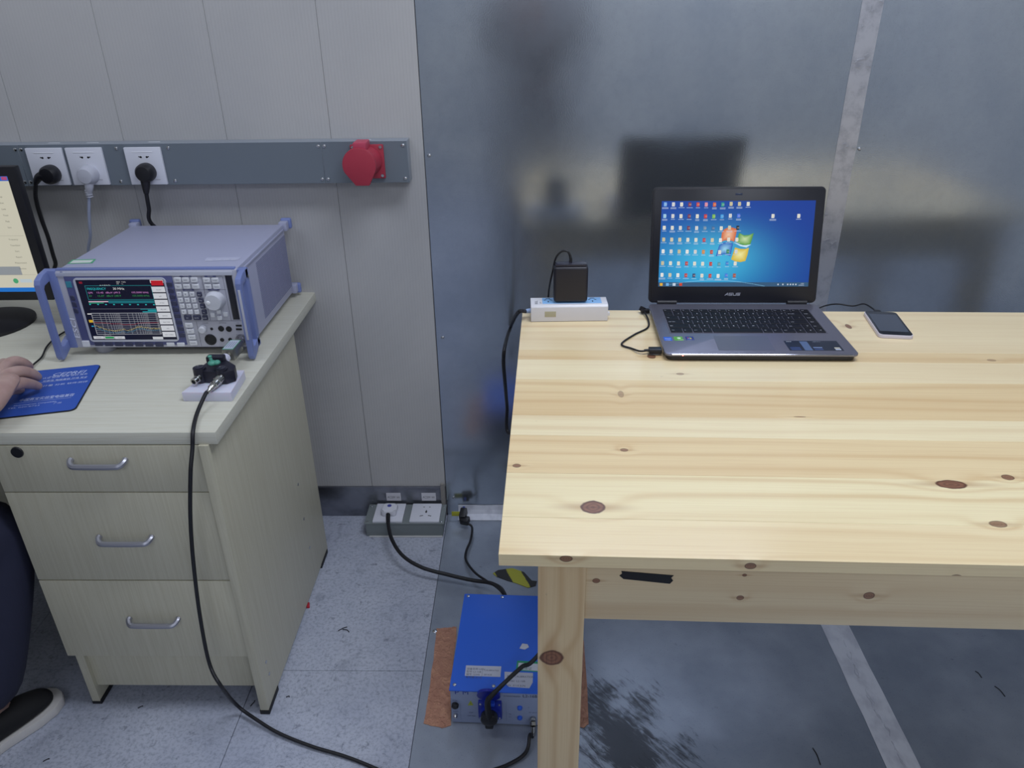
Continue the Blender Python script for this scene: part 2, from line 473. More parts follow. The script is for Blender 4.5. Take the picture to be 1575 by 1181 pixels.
# ================================================================== WOODEN TABLE
def pine_mat(name, base, dark, axis, knots, freq=170, tint=True):
    """axis 'x': grain along x, across = y+z.  axis 'z': grain along z, across = x+y.  knots: (along, across, r_along, r_across, tone)"""
    t = NT(name); X, Y, Z = t.sep(t.tc.outputs['Object'])
    if axis == 'x': A = X; Cc = t.math('ADD', Y, Z)
    else: A = Z; Cc = t.math('ADD', X, Y)
    info = t.n('ShaderNodeObjectInfo')
    rnd = t.math('MULTIPLY', info.outputs['Random'], 20.0)
    v = t.comb(t.math('MULTIPLY', A, .9), t.math('MULTIPLY', Cc, 9), rnd)
    warp = t.noise(v, 1, 2, .5)
    ph = t.math('ADD', t.math('MULTIPLY', Cc, freq), t.math('MULTIPLY', warp, 11.0))
    core = None; halo = None; dmin = None; wob = t.math('MULTIPLY', t.math('SUBTRACT', t.noise(t.tc.outputs['Object'], 70, 2), .5), .30)
    for (ka, kc, ra, rc, tone) in knots:
        da = t.math('DIVIDE', t.math('SUBTRACT', A, ka), ra); dc = t.math('DIVIDE', t.math('SUBTRACT', Cc, kc), rc)
        d = t.math('SQRT', t.math('ADD', t.math('MULTIPLY', da, da), t.math('MULTIPLY', dc, dc)))
        d = t.math('ADD', d, wob); dmin = d if dmin is None else t.math('MINIMUM', dmin, d)
        e = t.math('POWER', 2.718, t.math('MULTIPLY', t.math('POWER', t.math('MULTIPLY', d, .38), 2.0), -1.0))
        ph = t.math('ADD', ph, t.math('MULTIPLY', e, 5.5 if tone > .5 else 3.0))
        c = t.ramp(d, 1.06, .9, 0, tone)
        core = c if core is None else t.math('MAXIMUM', core, c)
        # tail: long thin streak along the grain
        d2 = t.math('SQRT', t.math('ADD', t.math('POWER', t.math('ABSOLUTE', t.math('MULTIPLY', da, .34)), 2.0), t.math('POWER', t.math('ABSOLUTE', t.math('MULTIPLY', dc, 1.5)), 2.0)))
        h = t.ramp(d2, 1.5, .1, 0, .5*tone)
        halo = h if halo is None else t.math('MAXIMUM', halo, h)
    ring = t.math('POWER', t.math('MULTIPLY_ADD', t.math('SINE', ph), .5, .5), 3.0)
    amp = t.ramp(t.noise(t.comb(t.math('MULTIPLY', A, .7), t.math('MULTIPLY', Cc, 14), t.math('ADD', rnd, 3.)), 1, 2), .38, .68, .05, .42)
    fine = t.noise(t.comb(t.math('MULTIPLY', A, 5), t.math('MULTIPLY', Cc, 420), rnd), 1, 2)
    big = t.noise(t.comb(t.math('MULTIPLY', A, .8), t.math('MULTIPLY', Cc, 7), rnd), 1, 2)
    col = t.mix(t.math('MULTIPLY', ring, amp), hx(base), hx(dark))
    col = t.mix(t.ramp(fine, .4, .8, 0, .22), col, hx(dark))
    col = t.mix(t.ramp(big, .4, .75, 0, .28), col, hx(dark))
    if tint: col = t.mix(1.0, col, info.outputs['Color'], 'MULTIPLY')
    if halo is not None:
        col = t.mix(halo, col, hx('a5713f'))
        kn = t.mix(t.ramp(fine, .3, .8), hx('96694f'), hx('6a4536'))
        kr = t.math('POWER', t.math('MULTIPLY_ADD', t.math('SINE', t.math('MULTIPLY', dmin, 17.)), .5, .5), 2.0)
        kn = t.mix(t.math('MULTIPLY', kr, .45), kn, hx('4d2f25'))
        kn = t.mix(t.ramp(dmin, .72, .98, 0, .75), kn, hx('4a2c22'))
        col = t.mix(core, col, kn)
    # small wear: pen marks and nicks
    ss = t.noise(t.comb(t.math('MULTIPLY', A, 18), t.math('MULTIPLY', Cc, 60), 5.0), 1, 3, .8)
    col = t.mix(t.ramp(ss, .735, .77, 0, .35), col, hx('6c6a66'))
    t.bump(fine, .04, .0005)
    return t.fin(col, .33, 0, coat=.25)

TB = Vector((-.0139, -.3477, 0)); TA = R(-1.7512); TD = .7951; TZ = .8; TH = .0175
_tm = Matrix.Translation(TB) @ Matrix.Rotation(TA, 4, 'Z'); _ti = _tm.inverted()
def tloc(px, py, z=TZ): return _ti @ at(px, py, z=z)
TLEN = 1.5
def K(px, py, ra, rc, tone=1.):
    p = tloc(px, py); return (p.x, p.y+TZ, ra, rc, tone)
kn = [K(912, 780, .0165, .0145), K(1463, 745, .021, .0105), K(1550, 734, .0085, .007, .9), K(1535, 806, .011, .007, .8), K(960, 692, .006, .0045, .8), K(795, 716, .006, .005, .85),
      K(1230, 641, .010, .002, .6), K(955, 606, .005, .012, .5), K(1046, 575, .007, .0045, .55), K(1305, 502, .0055, .012, .9), K(1002, 548, .008, .010, .95), K(1525, 554, .008, .005, .5)]
def KE(px, py, ra, rc, tone, yf): 
    p = _ti @ at(px, py, y=yf); return (p.x, p.y+p.z, ra, rc, tone)
kn += [KE(871, 859, .008, .005, .9, -1.146), KE(1156, 870, .007, .005, .9, -1.155), KE(1476, 888, .008, .005, .8, -1.165)]
PINE = pine_mat('varnished pine boards', 'f4e5be', 'cfa875', 'x', kn)
tb = thing('wooden_table', 'varnished pine table with knots, carrying the laptop and the phone', 'table', TB, TA)
ys = [0] + [tloc(802, y).y for y in (538, 552.5, 583, 638, 669, 727, 795)] + [-TD]
tints = [(1, .97, .94), (.93, .84, .73), (1.03, 1.02, 1.0), (.96, .88, .77), (1.02, 1.01, .98), (.96, .88, .78), (1.03, 1.03, .98), (1.0, .96, .90)]
for a, b_, tn in zip(ys, ys[1:], tints):
    o = MB().bb(0, TLEN, b_+.00015, a-.00015, TZ-TH, TZ, .0003, 1).link('plank', PINE, tb); o.color = (*tn, 1)
# aprons and legs
kap = []
for (px, py, r) in [(918, 892, .004), (1140, 919, .004), (1336, 916, .006), (1147, 884, .0025)]:
    p = _ti @ at(px, py, y=-1.12); kap.append((p.x, p.y+p.z, r*1.2, r, .9))
PINEA = pine_mat('pine apron wood', 'e2cfaa', 'c49f72', 'x', kap, 120)
PINEL_K = _ti @ at(869, 1028, y=-1.133)
PINEL = pine_mat('pine leg wood', 'dfc8a0', 'ba9260', 'z', [(PINEL_K.z, PINEL_K.x+PINEL_K.y, .014, .0165, 1.)], 260)
lx0 = .0470; lw_ = .0610; fy = -TD+.030
for (x, y) in ((lx0, fy), (TLEN-lx0-lw_, fy), (lx0, -.030-lw_), (TLEN-lx0-lw_, -.030-lw_)):
    MB().bb(x, x+lw_, y, y+lw_, 0, TZ-TH, .002).link('leg', PINEL, tb)
az0 = .665
MB().bb(lx0+lw_, TLEN-lx0-lw_, fy+.006, fy+.026, az0, TZ-TH, .001).link('apron', PINEA, tb)
MB().bb(lx0+lw_, TLEN-lx0-lw_, -.056, -.036, az0, TZ-TH, .001).link('apron', PINEA, tb)
for x in (lx0+.01, TLEN-lx0-.03):
    MB().bb(x, x+.02, fy+lw_, -.03-lw_, az0, TZ-TH, .001).link('apron', PINEA, tb)
# black tape on the apron
ta = fy+.006
def ap(px, py):
    p = _ti @ at(px, py, y=-1.122); return (p.x, ta-.0001, p.z-.003)
pts = [ap(957, 884), (ap(1038, 889)), ap(1034, 893), ap(1037, 897), ap(1032, 902), ap(960, 896), ap(954, 891), ap(958, 888)]
b = MB(); b.prism(pts, (0, -.0006, 0)); b.link('tape_strip', mat('black cloth tape', '17171b', .6), tb, smooth=False, label='torn strip of black tape')

# ================================================================== LAPTOP
LP = thing('laptop', 'open grey laptop showing a blue desktop with icons, on the pine table', 'laptop', (.4246, -.3600, TZ), R(-1.1))
LGREY = mat('dark brushed aluminium', '7d7c8a', .36, .55, bump=((4, 900, 900), .03, .0003))
LBLK = mat('laptop black shell', '15151d', .35)
W, D, Hb = .3476, .250, .0150
def rr_pts(x0, x1, y0, y1, r, z, n=6):
    P = []
    for cx, cy, a0 in ((x1-r, y0+r, -90), (x1-r, y1-r, 0), (x0+r, y1-r, 90), (x0+r, y0+r, 180)):
        for k in range(n+1):
            a = R(a0+90*k/n); P.append((cx+r*math.cos(a), cy+r*math.sin(a), z))
    return P
MB().prism(rr_pts(-W/2+.004, W/2-.004, -D+.004, -.002, .012, .001), (0, 0, .0115), .002).link('bottom_case', LBLK, LP)
MB().prism(rr_pts(-W/2, W/2, -D, 0, .011, .0105), (0, 0, Hb-.0105), .0014).link('palm_rest', LGREY, LP)
MB().box((0, -D+.0003, .0138), (W-.024, .0030, .0030), (R(40), 0, 0), .0004).link('chrome_edge', mat('polished edge', 'cfd0dc', .15, 1.), LP)
for x in (-.13, .13):
    for y in (-.23, -.02): MB().cyl((x, y, -.0002), (x, y, .002), .007).link('foot', BLACK, LP)
LM = quad_map([(997, 468.5), (1256.6, 468.5), (1318, 547.5), (1022, 548)], [(-W/2, 0), (W/2, 0), (W/2, -D), (-W/2, -D)])
def lk(zx, zy): return LM(980+zx/4.375, 440+zy/4.375)
kTL, kTR, kBR, kBL = lk(168, 168), lk(1143, 165), lk(1275, 322), lk(226, 330)
kx0, kx1 = (kTL[0]+kBL[0])/2, (kTR[0]+kBR[0])/2; ky0, ky1 = (kTL[1]+kTR[1])/2, (kBL[1]+kBR[1])/2
MB().bb(kx0-.002, kx1+.002, ky1-.002, ky0+.002, Hb-.0004, Hb+.0003, .0002).link('keyboard_well', mat('keyboard well', '5a5966', .5), LP)
KEYM = mat('black keycap', '15151c', .6, spec=.3)
leg = Canvas((0, 0, Hb+.00225), (1, 0, 0), (0, 1, 0))
rows = [['Esc', 'F1', 'F2', 'F3', 'F4', 'F5', 'F6', 'F7', 'F8', 'F9', 'F10', 'F11', 'F12', 'Pau', 'Prt', 'Del'],
        ['`', '1', '2', '3', '4', '5', '6', '7', '8', '9', '0', '-', '=', ('Backspace', 1.7), 'Home'],
        [('Tab', 1.4), 'Q', 'W', 'E', 'R', 'T', 'Y', 'U', 'I', 'O', 'P', '[', ']', ('\\', 1.3), 'PgUp'],
        [('Caps Lock', 1.7), 'A', 'S', 'D', 'F', 'G', 'H', 'J', 'K', 'L', ';', "'", ('Enter', 2.0), 'PgDn'],
        [('Shift', 2.2), 'Z', 'X', 'C', 'V', 'B', 'N', 'M', ',', '.', '/', ('Shift', 1.5), '↑', 'End'],
        [('Ctrl', 1.3), 'Fn', 'Win', 'Alt', ('', 5.1), 'Alt', 'Mn', ('Ctrl', 1.3), '←', '↓', '→']]
hh = (ky0-ky1); rh = [.7]+[1.06]*5; tot = sum(rh); y = ky0
for rw, h_ in zip(rows, rh):
    h = hh*h_/tot; ws = [k[1] if isinstance(k, tuple) else 1 for k in rw]; u = (kx1-kx0)/sum(ws); x = kx0
    for k, w_ in zip(rw, ws):
        s_ = k[0] if isinstance(k, tuple) else k
        MB().bb(x+.0011, x+u*w_-.0011, y-h+.0011, y-.0011, Hb+.0003, Hb+.0021, .0006, 1).link('key', KEYM, LP, smooth=False)
        if s_: leg.text(s_, x+u*w_/2 if len(s_) == 1 else x+.003, y-h*.62, .0036 if len(s_) == 1 else .0022, 'f0f0f8', al='c' if len(s_) == 1 else 'l')
        x += u*w_
    y -= h
leg.link('key_legends', PRINT, LP)
t0, t1 = lk(513, 348), lk(905, 445)
tl, tr_, br_, bl_ = lk(513, 348), lk(868, 346), lk(922, 445), lk(545, 445)
MB().prism([(*p, Hb) for p in (tl, tr_, br_, bl_)], (0, 0, .0003)).link('touchpad', mat('touchpad grey', '72727f', .4, .4), LP, smooth=False)
# stickers
cv = Canvas((0, 0, Hb+.00012), (1, 0, 0), (0, 1, 0))
def sq(zx0, zy0, zx1, zy1, col):
    a = lk(zx0, zy0); b_ = lk(zx1, zy1); x0, x1 = min(a[0], b_[0]), max(a[0], b_[0]); y0, y1 = min(a[1], b_[1]), max(a[1], b_[1])
    cv.rect(x0, y0, x1, y1, col); return x0, y0, x1, y1
q1 = sq(172, 355, 235, 381, '2f62c8'); q2 = sq(240, 352, 310, 380, '5fa53c'); q3 = sq(318, 352, 384, 377, '27307f')
cv.up(); cv.text('intel', (q1[0]+q1[2])/2, (q1[1]*.55+q1[3]*.45), .0045, 'dfe8ff', al='c'); cv.text('inside', (q1[0]+q1[2])/2, q1[1]+.002, .003, 'dfe8ff', al='c')
cv.text('NVIDIA', q2[0]+.006, q2[1]+.002, .0026, 'f2fff0'); cv.disc(q2[2]-.007, (q2[1]+q2[3])/2+.002, .0035, 'd8f2cf')
xm, ym = (q3[0]+q3[2])/2, (q3[1]+q3[3])/2+.001
for dx, dy, c in ((-.003, .001, 'd8552c'), (.001, .0018, '79b33a'), (-.002, -.002, '3d7fe0'), (.002, -.0015, 'e9c23a')): cv.rect(xm+dx-.0015, ym+dy-.0015, xm+dx+.002, ym+dy+.0015, c)
cv.text('Windows 7', xm, q3[1]+.001, .002, 'e8e8f5', al='c')
cv.link('stickers', PRINT, LP, label='blue, green and navy maker stickers')
cv = Canvas((0, 0, Hb+.00012), (1, 0, 0), (0, 1, 0))
a, b_, c_, d_ = lk(978, 378), lk(1333, 378), lk(1372, 444), lk(1018, 444)
x0, x1 = (a[0]+d_[0])/2, (b_[0]+c_[0])/2; y1, y0 = a[1], c_[1]
cv.rect(x0, y0, x1, y1, '1b2233').up()
cv.text('ASUS', x0+.004, y1-.005, .003, 'dfe4ee'); cv.text('X450V Series', x0+.052, y1-.005, .002, 'b8c2d4')
cv.rect(x0+.028, y0+.001, x0+.042, y1-.003, '55698c')
for i in range(3):
    cv.rect(x0+.004, y0+.003+i*.005, x0+.022, y0+.0045+i*.005, '4e66a5')
    cv.rect(x0+.046, y0+.003+i*.005, x0+.062, y0+.0052+i*.005, '8ea2cf' if i == 2 else '44598c')
cv.rect(x1-.014, y0+.003, x1-.004, y0+.008, 'b9c0cf'); cv.rect(x1-.014, y0+.010, x1-.004, y0+.014, 'cfc9b8')
cv.link('spec_label', PRINT, LP, label='dark spec sticker right of the touchpad')
MB().sph((-W/2+.032, -D-.0004, .0128), .0013).link('indicator_light', (lambda t: (t.put(t.b.inputs['Emission Color'], (1, .12, .08)), setattr(t.b.inputs['Emission Strength'], 'default_value', 6.), t.m)[-1])(NT('red led')), LP)
# lid
SA = R(12.8)
lid = bpy.data.objects.new('screen_lid', None)
lidM = Matrix.Translation((0, .004, Hb+.001)) @ Matrix.Rotation(-SA, 4, 'X')
LH = .236
def lid_obj(mb_or, name, m, par, **k):
    o = mb_or.link(name, m, par, **k); return o
b = MB(); b.prism([(x, 0, z) for (x, z, _) in [(p[0], p[1], 0) for p in rr_pts(-W/2, W/2, 0, LH, .010, 0)]], (0, .006, 0), .0012)
lidb = b.link('lid', LBLK, LP); lidb.matrix_local = lidM
bz = MB(); bz.bb(-W/2+.0045, W/2-.0045, -.0012, .0002, .004, LH-.004, .0005); o = bz.link('bezel', mat('glossy black bezel', '14151f', .3), lidb)
MB().cyl((-.155, .002, .001), (-.115, .002, .001), .0055).link('hinge', BLACK, LP).location = (0, .004, Hb)
MB().cyl((.115, .002, .001), (.155, .002, .001), .0055).link('hinge', BLACK, LP).location = (0, .004, Hb)
# display
SW, SH = .3094, .1740; so = .0345
sc = Canvas((-SW/2, -.0016, so), (1, 0, 0), (0, 0, 1))
def wall_col(u, v):
    g = math.exp(-(((u-.30)/.42)**2 + ((v-.22)/.40)**2)); g2 = math.exp(-(((u-.42)/.28)**2+((v-.42)/.30)**2))
    k = (.008+.02*g+.04*g2, .055+.34*g+.20*g2, .38+.36*g+.16*g2)
    vg = .82+.18*(1-u)
    return tuple(min(1, q*vg) for q in k)
NX, NY = 40, 24
for i in range(NX):
    for j in range(NY):
        q = [(i, j), (i+1, j), (i+1, j+1), (i, j+1)]
        sc.poly([(a*SW/NX, b_*SH/NY) for a, b_ in q], None, [wall_col(a/NX, b_/NY) for a, b_ in q])
sc.up()
SM = quad_map([(190, 182), (1435, 172), (1365, 840), (157, 865)], [(0, SH), (SW, SH), (SW, 0), (0, 0)])
# light arcs low on the picture
for k in range(22):
    a = SM(230+k*36, 850-44*math.sin(k/22*3.0)); b_ = SM(230+(k+1)*36, 850-44*math.sin((k+1)/22*3.0)); sc.line(a, b_, .0009, (.25, .6, .85))
# taskbar
sc.rect(0, 0, SW, .0088, (.035, .10, .20)).up()
# four-pane flag, each pane a wavy quad with its own gradient
def wavy(pts, c_in, c_out):
    P = [SM(*p) for p in pts]; cx = sum(p[0] for p in P)/len(P); cy = sum(p[1] for p in P)/len(P)
    for i in range(len(P)): sc.poly([(cx, cy), P[i], P[(i+1) % len(P)]], None, [lin_or(c_in), lin_or(c_out), lin_or(c_out)])
wavy([(683, 430), (700, 405), (730, 390), (765, 388), (805, 400), (795, 450), (782, 500), (740, 488), (700, 492), (672, 505)], 'f5c9a8', 'd9662f')
wavy([(822, 430), (860, 448), (905, 445), (940, 430), (925, 480), (910, 520), (870, 528), (830, 520), (800, 505), (812, 465)], 'cfe7b0', '4f9a35')
wavy([(660, 530), (690, 510), (730, 503), (772, 515), (762, 560), (750, 615), (700, 600), (630, 618), (645, 575)], '9fdcf5', '1c5fc0')
wavy([(788, 545), (830, 556), (870, 556), (900, 545), (888, 600), (870, 650), (830, 660), (790, 655), (755, 640), (772, 590)], 'f7f2a8', 'd9b92c')
wavy([(775, 505), (830, 535), (880, 545), (918, 520), (880, 535), (830, 528)], 'e8f6ff', 'bfe6ff')
sc.up()
random.seed(11)
cols = {0: 7, 1: 7, 2: 7, 3: 7, 4: 7, 5: 7, 6: 7, 7: 7, 8: 7, 9: 7}
pal = ['e9e6d8', 'e9e6d8', 'd9cfae', 'f4f3ee', 'dcdcdc', 'cfc39a']
special = {(0, 0): '7db4ee', (3, 0): '8a2f3c', (4, 0): 'd24a3a', (5, 0): 'e08fa2', (6, 0): 'e0672c', (7, 0): '2fa08a', (0, 1): '9fd0ee', (3, 1): '7a2f4c', (5, 1): 'cf3530', (6, 1): '7fc04a', (7, 1): '4aa6e8', (9, 1): '4f78e8',
           (3, 2): '7a2f4c', (5, 2): '6a8fb0', (6, 2): '3f6fa0', (9, 2): '10141f', (5, 3): 'c23a4a', (5, 4): 'd88a3a', (6, 4): 'c8402c', (8, 4): '2f8a5a', (3, 5): 'c23a3a', (6, 5): 'c8352c', (7, 5): '4f9ab0', (8, 5): '2f86d8', (3, 6): 'c23a3a', (4, 6): '3a3f6a', (6, 6): 'c8352c', (8, 6): '3f7fe0', (9, 6): 'a8503f'}
def icon(u, v, col):
    sc.rect(u-.0032, v-.0040, u+.0026, v+.0040, col)
    sc.rect(u-.0016, v-.0018, u+.0030, v+.0016, tuple(.55*q+.25 for q in lin_or(col)))
    wl = random.uniform(.004, .0068)
    for dv in ((.0062,) if random.random() < .6 else (.0062, .0082)): sc.rect(u-wl, v-dv-.0007, u+wl, v-dv, (.62, .72, .86))
for c in range(10):
    for r in range(7):
        x = 220-5*r+67.5*c - .3*c*r; yv = 208+94*r-5*(c/9)*0
        u, v = SM(x, yv-6*(c > 7)); icon(u, v, special.get((c, r), random.choice(pal)))
for p in ((898, 202), (1095, 296), (1299, 294)): u, v = SM(*p); icon(u, v, 'e9e6d8')
for c, x in (('e9b23a', 182), ('6fb0ea', 233), ('c8d8ea', 289), ('d2452c', 343)): u, v = SM(x, 847); sc.rect(u-.003, .0015, u+.003, .0072, c)
for x in (1127, 1165, 1203, 1225, 1245, 1267): u, v = SM(x, 845); sc.rect(u-.0013, .0030, u+.0013, .0058, 'cfd8e4')
sc.text('15:27', SW-.016, .0048, .0022, 'e8eef5'); sc.text('2014/6/12', SW-.020, .0018, .0020, 'e8eef5')
sc.link('display', paint_mat('laptop display', .35, .95, .3), lidb, label='blue desktop wallpaper with a four-colour flag and icons')
# brand name built from bars, as on the bezel
cv = Canvas((0, -.00135, .0155), (1, 0, 0), (0, 0, 1))
h, t = .0056, .0011; x = -.0155; G_ = 'a9abb8'
cv.line((x, 0), (x+.006, h), t, G_); cv.line((x+.0058, h), (x+.0072, 0), t, G_); cv.line((x+.003, h*.32), (x+.0066, h*.32), t*.8, G_)
for x in (x+.0085, x+.0245):
    cv.line((x, t/2), (x+.0068, t/2), t, G_); cv.line((x, h/2), (x+.0068, h/2), t, G_); cv.line((x, h-t/2), (x+.0078, h-t/2), t, G_)
    cv.rect(x+.0058, 0, x+.0068, h/2, G_); cv.rect(x, h/2, x+.001, h, G_)
x = -.0155+.0085+.0082
cv.rect(x, 0, x+.0011, h, G_); cv.rect(x+.0060, 0, x+.0071, h, G_); cv.line((x, t/2), (x+.007, t/2), t, G_)
cv.link('lettering', PRINT, lidb)
MB().bb(-.007, .007, -.0016, -.0010, LH-.0165, LH-.0125, .0003).link('webcam', mat('webcam glass', '25304a', .1), lidb)
cam_led = None

# ================================================================== PHONE and its lead
c4 = [at(1329, 478, z=.809), at(1379, 479.5, z=.809), at(1405.5, 515, z=.809), at(1353, 513.5, z=.809)]
pc = (c4[0]+c4[1]+c4[2]+c4[3])/4; pa = math.atan2((c4[0]-c4[3]).y, (c4[0]-c4[3]).x)-math.pi/2
ph = thing('smartphone', 'small white smartphone lying screen up beside the laptop', 'phone', (pc.x, pc.y, TZ), pa)
WPH = mat('white phone shell', 'd6cfda', .3)
MB().prism(rr_pts(-.032, .032, -.0615, .0615, .009, 0), (0, 0, .0078), .002).link('case', WPH, ph)
MB().prism(rr_pts(-.0305, .0305, -.060, .060, .008, .0072), (0, 0, .0013), .0004).link('front_glass', mat('black phone glass', '22242c', .12), ph)
MB().bb(-.0265, .0265, -.044, .045, .00845, .0087).link('screen', mat('dark phone screen', '454b58', .1), ph)
b = MB(); b.bb(-.009, .004, .060, .074, .0005, .0075, .0015)
b.link('usb_plug', BLACK, ph)
pp = ph.matrix_world
def W2(o, p): return Matrix.Translation(o.location) @ Matrix.Rotation(o.rotation_euler.z, 4, 'Z') @ Vector(p)
p1 = W2(ph, (-.0025, .072, .004))
cab = MB().tube([W2(LP, (W/2-.002, -.010, .007)), at(1270, 470, z=.806), at(1288, 467.5, z=.804), at(1312, 470.5, z=.8035), at(1330, 467.5, z=.805), p1], .0016).link('phone_cable', BLACKC)
tag(cab, 'thin black cable from the right side of the laptop to the phone', 'cable')

# short lead looping at the left side of the laptop
ld_ = thing('charging_lead', 'short black lead looping between two plugs at the left side of the laptop', 'cable', (.2, -.47, TZ))
def lw3(px, py, z): return at(px, py, z=z) - Vector((.2, -.47, TZ))
pl = W2(LP, (-W/2-.001, -.020, .007)) - Vector((.2, -.47, TZ))
pu = W2(LP, (-W/2-.001, -.218, .008)) - Vector((.2, -.47, TZ))
MB().box(pl+Vector((-.008, 0, 0)), (.018, .010, .009), None, .002).box(pl+Vector((-.013, .003, .003)), (.009, .012, .010), (0, .5, .4), .002).link('angled_plug', BLACK, ld_)
MB().box(pu+Vector((-.0125, 0, 0)), (.024, .0155, .0085), (0, 0, R(-1)), .0018).link('usb_plug', BLACK, ld_)
MB().cyl(pu+Vector((-.0005, 0, 0)), pu+Vector((-.002, 0, 0)), .003).cyl(pu+Vector((-.024, 0, 0)), pu+Vector((-.033, 0, 0)), .0028, .002).link('strain_relief', BLACK, ld_)
MB().tube([pl+Vector((-.010, -.004, 0)), lw3(997, 492, .803), lw3(996, 504, .8025), lw3(975, 515, .802), lw3(956, 529, .8025), lw3(972, 536, .803), pu+Vector((-.040, .001, -.002)), pu+Vector((-.025, 0, 0))], .0019).link('cord', BLACKC, ld_)

# ================================================================== POWER STRIP
SX0, SX1 = .0030, .1600
ps = thing('power_strip', 'white power strip with blue socket field at the back left table corner', 'power strip', (0, -.395, TZ), R(1.2))
PSW = mat('white strip plastic', 'dcdbe0', .3); PSB = mat('light blue socket field', '86b9ea', .35)
DY0, DY1 = -.022, .028; HZ = .0355
MB().prism([(SX0, DY0, .001), (SX0, DY0, HZ-.004), (SX0, DY0+.004, HZ), (SX0, DY1-.004, HZ), (SX0, DY1, HZ-.004), (SX0, DY1, .001)], (SX1-SX0, 0, 0), .0008).link('housing', PSW, ps)
MB().bb(SX0+.001, SX1-.001, DY0+.001, DY1-.001, 0, .0015).link('base_plate', mat('strip base grey', '8a8078', .6), ps)
MB().bb(SX0+.024, SX1-.012, DY0+.011, DY1-.007, HZ-.0005, HZ+.0006, .0003).link('socket_field', PSB, ps)
b = MB()
for cx in (SX0+.036, SX1-.030):
    b.box((cx-.006, .009, HZ+.0006), (.006, .0018, .0006), (0, 0, R(40))).box((cx+.006, .009, HZ+.0006), (.006, .0018, .0006), (0, 0, R(-40))).box((cx, -.001, HZ+.0006), (.0022, .006, .0006)).box((cx, .016, HZ+.0006), (.009, .002, .0006))
b.link('socket_slots', DARKHOLE, ps)
cv = Canvas((0, 0, HZ+.0002), (1, 0, 0), (0, 1, 0))
cv.text('BULL', SX0+.014, DY0+.010, .006, '3a3f50', rot=R(90)); cv.text('公牛', SX0+.022, DY0+.012, .0035, '555a6a', rot=R(90))
cv.link('lettering', PRINT, ps)
MB().bb(SX0+.028, SX0+.051, DY0-.0004, DY0+.001, .011, .023, .0002).link('tape_label', mat('old clear tape', 'b3ad93', .5), ps, label='yellowed tape remnant')
MB().cyl((SX0+.001, .0, .017), (SX0-.012, .0, .015), .0052, .0042).link('cord_grip', mat('pale blue grip', '9db4dc', .4), ps)
MB().bb(SX1-.001, SX1+.005, -.015, -.006, .009, .016, .001).link('end_hook', PSW, ps)
p0 = W2(ps, (SX0-.010, 0, .0155))
pts = [p0 - Vector((0, -.395, TZ)), Vector((-.024, 0, .012)), at(790, 503, x=-.0415)-Vector((0, -.395, TZ)), at(778, 530, x=-.052)-Vector((0, -.395, TZ)), at(775, 556, x=-.056)-Vector((0, -.395, TZ)), at(778, 590, x=-.054)-Vector((0, -.395, TZ)), at(782, 625, x=-.052)-Vector((0, -.395, TZ)), at(784, 665, x=-.050)-Vector((0, -.395, TZ)), Vector((.0, .075, -.32)), Vector((.10, .09, -.55)), Vector((.18, .10, -.785)), Vector((.30, .11, -.794)), Vector((.6, .13, -.794))]
ME_ = MB().tube(pts, .0042).link('cord', BLACKC, ps)

# black power adapter standing on the strip
ad = thing('power_adapter', 'square black power adapter plugged upright into the white power strip', 'adapter', (.084, -.392, TZ+HZ+.0006), R(1.0))
ABK = mat('adapter black plastic', '1d1c26', .38)
MB().box((0, 0, .0400), (.069, .028, .074), None, .006, 3).link('body', ABK, ad)
MB().box((0, 0, .0795), (.062, .020, .006), None, .003).link('top_ridge', mat('adapter top edge', '30303c', .22), ad)
MB().bb(-.012, -.008, -.001, .001, -.004, .006).bb(.008, .012, -.001, .001, -.004, .006).link('prong', CHROME, ad)
MB().tube([(-.001, .003, .080), (-.0005, .003, .090), (-.006, .004, .103), (-.018, .006, .104), (-.030, .008, .090), (-.036, .012, .060), (-.041, .020, .030), (-.043, .032, .005), (-.042, .0375, -.028), (-.02, .038, -.0335), (.06, .036, -.0338)], .0021, rs=[.0036, .003, .0021]+[.0019]*8).link('cord', BLACKC, ad)
# ================================================================== DESK with drawers
t = NT('pale laminate'); o_ = t.tc.outputs['Object']
def lam(name, sc, c1, c2):
    t = NT(name); o = t.tc.outputs['Object']
    n1 = t.noise(t.vmul(o, sc), 1, 4, .65, .4); n2 = t.noise(o, 2.5, 2)
    col = t.mix(t.ramp(n1, .35, .7), hx(c1), hx(c2)); col = t.mix(t.ramp(n2, .3, .8, 0, .2), col, hx(c2))
    t.bump(n1, .03, .0005)
    return t.fin(col, .38)
LAMX = lam('pale maple laminate top', (7, 330, 330), 'd2d1c4', 'c7c4b3')
LAMZ = lam('pale maple laminate front', (260, 260, 6), 'c6c2ae', 'bcb7a1')
DZ = .716
dk = thing('desk', 'pale laminate desk with a three-drawer pedestal, under the test receiver', 'desk', (-.5570, -.0037, 0), 0)
MB().bb(-1.9, 0, -.7100, 0, DZ-.025, DZ, .0016).link('desktop', LAMX, dk)
